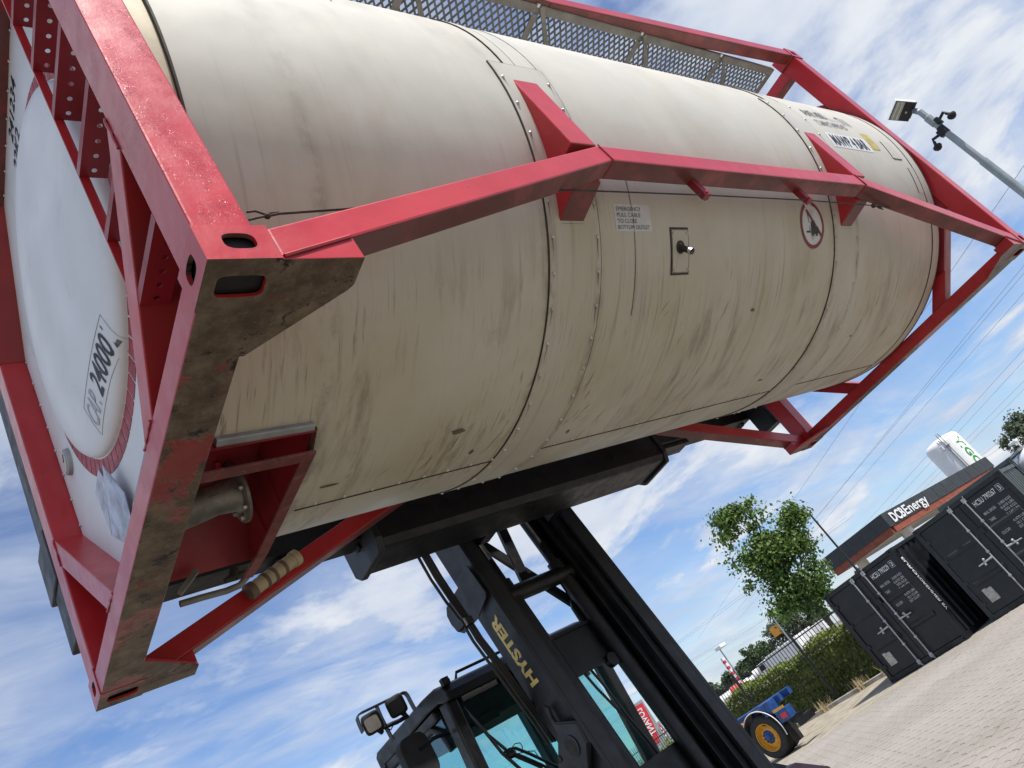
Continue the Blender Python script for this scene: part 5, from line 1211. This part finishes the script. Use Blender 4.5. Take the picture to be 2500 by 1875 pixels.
# ================================================================== trailer with the yellow wheel
def trailer():
    T = thing('chassis_trailer', 'blue container chassis trailer with a yellow-rimmed wheel, by the fence', 'trailer', (14.6, 12.8, 0))
    def wheel(y, x=0.0):
        w = MB().lathe([(.30, .02), (.36, 0), (.46, .015), (.495, .05), (.505, .10), (.505, .24), (.49, .28), (.30, .28)], (x, y, .505), (1, 0, 0), 56).build('wheel', 'tyre', T, smooth=28)
        MB().lathe([(.300, .006), (.315, -.004), (.322, .010), (.318, .03), (.285, .045), (.275, .10), (.20, .085), (.165, .06), (.155, .06)], (x, y, .505), (1, 0, 0), 48).build('rim', 'wheel_yellow', w, smooth=40)
        MB().lathe([(0, -.02), (.055, -.018), (.075, .0), (.085, .045), (.165, .062)], (x, y, .505), (1, 0, 0), 28).build('hub', 'trailer_blue', w, smooth=40)
        for k in range(10):
            a = 2 * math.pi * k / 10; c = (x + .062, y + .135 * math.cos(a), .505 + .135 * math.sin(a)); MB().tube([c, (c[0] - .04, c[1], c[2])], .014, 6).build('wheel_nut', 'sealant', w)
        arc = [(.600, a) for a in range(-20, 181, 10)]; m = MB(); pr = []
        for r_ in (.575, .600):
            for a in range(-15, 171, 8): pr.append((y - r_ * math.cos(R_(a)), .52 + r_ * math.sin(R_(a))))
        n = len(pr) // 2; m.add([(x - .03, a, b) for a, b in pr] + [(x + .42, a, b) for a, b in pr], [(i, i + 1, n + i + 1, n + i) for i in range(n - 1)] + [(2 * n + i, 3 * n + i, 3 * n + i + 1, 2 * n + i + 1) for i in range(n - 1)] + [(n + i, n + i + 1, 3 * n + i + 1, 3 * n + i) for i in range(n - 1)] + [(i, 2 * n + i, 2 * n + i + 1, i + 1) for i in range(n - 1)])
        g = m.build('mudguard', 'truck_grey', T, smooth=40)
        MB().tube([(x - .035, y - .603 * math.cos(R_(a)), .52 + .603 * math.sin(R_(a))) for a in range(-15, 171, 8)], .012, 6).build('mudguard_trim', 'letter_white', g, smooth=60)
    for y in (0, 1.35, 2.70): wheel(y)
    for y in (0, 1.35, 2.70): MB().lathe([(.30, .02), (.36, 0), (.46, .015), (.495, .05), (.505, .10), (.505, .22), (.49, .25), (.30, .26)], (.32, y, .505), (1, 0, 0), 40).build('inner_wheel', 'tyre', T, smooth=28)
    for x in (.30, .72): MB().box(x, x + .12, -.75, 6.2, .98, 1.15).build('main_beam', 'trailer_blue', T, bevel=.01)
    for y in (-.42, 1.9, 3.4, 5.4): MB().box(.0, .86, y, y + .14, .96, 1.14).build('cross_beam', 'trailer_blue', T, bevel=.01)
    MB().box(.02, .34, -.60, -.30, .86, 1.15).build('end_bracket', 'trailer_blue', T, bevel=.01)
    MB().box(.0, .22, -.98, -.60, .60, .86).build('rear_bumper', 'trailer_blue', T, bevel=.012)
    MB().box(-.012, .0, -.96, -.60, .865, .92).build('reflector', 'amber', T); MB().box(-.008, .03, .42, .55, 1.0, 1.05).build('reflector', 'amber', T); MB().box(-.04, .0, .53, .58, .40, .52).build('reflector', 'amber', T)
    MB().box(.02, .60, -1.10, -.98, .36, .52).build('under_run_bar', 'truck_black', T, bevel=.008); MB().box(.15, .25, -1.08, -.75, .48, .62).build('bar_bracket', 'truck_black', T)
    MB().box(.02, .36, -.62, -.60, .12, .52).build('mud_flap', 'black_rubber', T)
    MB().tube([(.18, .72, .80), (.18, 1.05, .80)], .10, 16).build('air_tank', 'truck_black', T, smooth=40)
    MB().box(-.004, .02, -.90, -.72, .66, .78).build('tail_light', 'sign_red', T, bevel=.006)
    MB().tube([(.1, -.3, .86), (.05, -.1, .74), (.12, .25, .9), (.2, .6, .84)], .012, 6).build('air_hose', 'hose', T)
    for y in (-.2, .2): MB().bar((.2, y - .35, .78), (.2, y, .62), .06, .03).build('leaf_spring', 'truck_black', T)
    MB().box(.3, .9, 3.6, 4.9, .5, .92).build('tool_box', 'trailer_blue', T, bevel=.012)
    for x in (.1, .72): MB().box(x, x + .12, 5.3, 5.42, 0, .95).build('landing_leg', 'truck_black', T)
trailer()

# ================================================================== petrol station, storage tank
def station():
    def at(az, D): return Vector((CC.x + D * math.cos(R_(az)), CC.y + D * math.sin(R_(az)), 0))
    A, B_, C = at(32.47, 62.0), at(27.66, 59.4), at(20.45, 79.4); Dp = A + (C - B_)
    T = thing('petrol_station', 'petrol station canopy with a black fascia, brick-red band and white sign letters', 'petrol station', B_)
    rel = lambda p: p - B_
    zt, zb, zo = 5.5, 4.46, 3.98
    def face(p, q, z0, z1, name, mat, off=0.0):
        d = (q - p).normalized(); n = Vector((d.y, -d.x, 0)); a = rel(p) + n * off; b = rel(q) + n * off
        m = MB().add([a + Vector((0, 0, z0)), b + Vector((0, 0, z0)), b + Vector((0, 0, z1)), a + Vector((0, 0, z1)), a - n * .15 + Vector((0, 0, z0)), b - n * .15 + Vector((0, 0, z0)), b - n * .15 + Vector((0, 0, z1)), a - n * .15 + Vector((0, 0, z1))],
                     [(0, 1, 2, 3), (7, 6, 5, 4), (0, 4, 5, 1), (1, 5, 6, 2), (2, 6, 7, 3), (3, 7, 4, 0)]); return m.build(name, mat, T)
    for p, q, n in ((A, B_, 5), (B_, C, 12), (C, Dp, 5), (Dp, A, 12)):
        for i in range(n): face(p + (q - p) * (i / n + .001), p + (q - p) * ((i + 1) / n - .001), zb, zt, 'fascia_panel', 'fascia_black', .0)
        face(p + (q - p) * .02, q - (q - p) * .02, zo, zb, 'brick_band', 'brick_orange', -.06)
    m = MB().add([rel(p) + Vector((0, 0, zt - .08)) for p in (A, B_, C, Dp)], [(0, 1, 2, 3)]); m.build('canopy_roof', 'fascia_black', T)
    m = MB().add([rel(p) + Vector((0, 0, zo + .02)) for p in (A, B_, C, Dp)], [(0, 1, 2, 3)]); m.build('canopy_soffit', 'column_white', T)
    for a in (.10, .85):
        for b in (.12, .5, .88):
            c = rel(B_ + (A - B_) * a + (C - B_) * b); MB().box(c.x - .3, c.x + .3, c.y - .3, c.y + .3, 0, zo).build('column', 'column_white', T)
    d = (C - B_).normalized(); n = Vector((d.y, -d.x, 0))
    f = lambda s0, s1, z0, z1: (lambda s, t: rel(B_ + d * (s0 + (s1 - s0) * s)) + n * .06 + Vector((0, 0, z0 + (z1 - z0) * t)))
    ln = (C - B_).length
    text('sign_letters', 'DCB', f(ln * .04, ln * .135, zb + .10, zb + .86), 'letter_white', T, bold=.035)
    text('sign_letters', 'Energy', f(ln * .14, ln * .325, zb - .10, zb + .86), 'letter_white', T, bold=.015)
    q = PD(2315, 1100, 86); T2 = thing('storage_tank', 'tall white cylindrical storage tank with green letters behind the petrol station', 'storage tank', (q.x, q.y, 0))
    zt2 = 9.55; r = 1.75
    MB().lathe([(r, 0), (r, zt2 - .7), (r * .96, zt2 - .4), (r * .8, zt2 - .15), (r * .45, zt2 - .02), (0, zt2)], (0, 0, 0), (0, 0, 1), 48).build('tank_shell', 'white_paint', T2, smooth=40)
    vd = Vector((CC.x - q.x, CC.y - q.y, 0)).normalized(); sd = Vector((-vd.y, vd.x, 0))
    for k in (-.1, .12):
        p = vd * (r + .06) + sd * (k + .25); MB().tube([p + Vector((0, 0, .2)), p + Vector((0, 0, zt2 + .25)), p * .9 + Vector((0, 0, zt2 + .45))], .045, 8).build('riser_pipe', 'galvanised', T2)
    for z in (5.5, 8.4): p = vd * (r + .06) + sd * .26; MB().box(p.x - .12, p.x + .12, p.y - .25, p.y + .25, z, z + .12).build('pipe_bracket', 'galvanised', T2)
    p = vd * (r + .05) + sd * (-.25); MB().box(p.x - .12, p.x + .12, p.y - .12, p.y + .12, 8.3, 8.7).build('inlet_box', 'white_paint', T2)
    a0 = math.atan2(vd.y, vd.x)
    text('tank_lettering', 'VIGOR', lambda s, t: ((r + .02) * math.cos(a0 + 1.05 - .42 * (1 - t) * 1.0), (r + .02) * math.sin(a0 + 1.05 - .42 * (1 - t)), 8.7 - 4.2 * s), 'green_paint', T2, bold=.03)
station()

# ================================================================== street furniture in the distance
def street_lamp():
    b = PD(2125, 1430, 45); t = PD(1962, 1248, 45); T = thing('street_lamp', 'thin black street lamp with a curved arm in front of the station canopy', 'street lamp', (b.x, b.y, 0))
    h = t.z - .1; s = Vector((PD(1938, 1247, 45).x - b.x, PD(1938, 1247, 45).y - b.y, 0)); s = s.normalized()
    MB().tube([(0, 0, 0), (0, 0, h - .35), s * .12 + Vector((0, 0, h - .1)), s * .45 + Vector((0, 0, h + .05)), s * .9 + Vector((0, 0, h + .08))], [.07, .05, .045, .04, .035], 10).build('lamp_post', 'truck_black', T, smooth=50)
    MB().ball((s.x * 1.1, s.y * 1.1, h + .07), .16, 12, (1.6, 1.6, .5)).build('lamp_head', 'truck_black', T, smooth=50)
street_lamp()
def thin_pole(u, v0, v1, D, name, label, cat, r=.06, mat='pole_grey'):
    b = PD(u[0], v0, D); T = thing(name, label, cat, (b.x, b.y, 0)); MB().tube([(0, 0, 0), (0, 0, b.z)], [r, r * .75], 10).build('pole', mat, T, smooth=50); return T, b.z
T, h = thin_pole((1757,), 1585, 0, 60, 'camera_mast', 'slim grey mast with a white floodlight head behind the fence', 'mast')
MB().box(-.35, .35, -.5, .12, h - .02, h + .22).build('lamp_head', 'white_paint', T, bevel=.04)
T, h = thin_pole((1885,), 1506, 0, 50, 'sign_pole', 'slim grey pole with a small orange-yellow sign', 'sign pole')
MB().box(-.03, .03, .06, .75, h - 1.0, h - .45).build('sign_board', 'sign_orange', T, bevel=.01)
T, h = thin_pole((1762,), 1607, 0, 118, 'striped_mast', 'red and white striped lattice mast on the skyline', 'mast', .12)
for i in range(14):
    z = h * (1 - i / 14); MB().box(-.19, .19, -.19, .19, z - h / 14 + .02, z).build('mast_band', 'sign_red' if i % 2 else 'letter_white', T)
T, h = thin_pole((2481,), 1078, 0, 40, 'camera_mast', 'short white camera pole at the right edge in front of the tree', 'mast', .05, 'white_paint')
MB().box(-.18, .18, -.06, .3, h - .02, h + .1).build('camera', 'white_paint', T, bevel=.03)

def banner(pts, D, label, word, curve=False):
    b = PD(*pts[0], D); T = thing('banner_sign', label, 'sign', (b.x, b.y, 0), 0, 'red advertising signs beyond the mast')
    top = b.z; bot = PD(*pts[1], D).z; rt = Vector((math.sin(R_(49)), -math.cos(R_(49)), 0)); w = .62 if not curve else .5
    nn = Vector((-math.cos(R_(49)), -math.sin(R_(49)), 0))
    f = lambda a, z, o=0: rt * a + nn * o + Vector((0, 0, z))
    MB().sheet([f(0, bot), f(w, bot), f(w, top), f(0, top)], -nn, .12).build('sign_panel', 'grey_paint', T, bevel=.01)
    n = 10; pts2 = [f(.06, bot + .12, .012), f(w - .06 - (.0 if curve else .22), bot + .10, .012)] + [f(w - .06 - (0 if curve else .22 * (1 - i / n) ** 2), bot + .12 + (top - bot - .24) * i / n, .012) for i in range(n + 1)] + [f(.06, top - .08, .012)]
    MB().add(pts2, [tuple(range(len(pts2)))]).build('sign_face', 'sign_red', T)
    text('sign_lettering', word, lambda s, t: f(.16 + .26 * (1 - t), top - .25 - (top - bot) * .62 * s, .022), 'letter_white', T, bold=.02)
    for a in (.08, w - .08): MB().tube([f(a, 0, -.06), f(a, bot + .1, -.06)], .05, 8).build('sign_leg', 'grey_paint', T)
banner(((1535, 1728), (1595, 1830)), 34, 'tall red sign with white letters seen between the mast channels', 'LOVANT')
banner(((1585, 1776), (1610, 1810)), 36, 'short dark sign with a red rounded face right of the tall red one', 'III', True)

# ================================================================== power lines
def wires():
    L_ = [((2500, 404), (1928, 1234)), ((2365, 1000), (2106, 1286)), ((2390, 1000), (2160, 1250)), ((2431, 1000), (2223, 1211)), ((2450, 1000), (2256, 1193)), ((2208, 1003), (2000, 1256)), ((2250, 1000), (1990, 1297)), ((2214, 1003), (1985, 1272)),
          ((1825, 1441), (1640, 1578)), ((1835, 1441), (1640, 1584)), ((1911, 1482), (1686, 1612)), ((1901, 1488), (1690, 1632)), ((1930, 1478), (1680, 1620)), ((2452, 1068), (2402, 1108)), ((2455, 1083), (2410, 1115))]
    nm = ['topmost', 'second', 'third', 'fourth', 'fifth', 'sixth', 'seventh', 'eighth', 'ninth', 'tenth', 'eleventh', 'twelfth', 'thirteenth', 'fourteenth', 'lowest']
    for i, (a, b) in enumerate(L_):
        z = 15.0 if i < 13 else 9.0; p = P(*a, 2, z); q = P(*b, 2, z); d = q - p
        p2 = p - d * (1.2 if i else .3); q2 = q + d * 1.6
        mid = (p2 + q2) / 2; r = .008 + .00006 * (mid - CC).length
        o = MB().tube([v - mid for v in (p2, q2)], r, 5).build('power_line', 'wire', label='%s of the thin dark power lines crossing the sky behind the tank' % nm[i], cat='power line', group='power lines across the sky'); o.location = mid
wires()
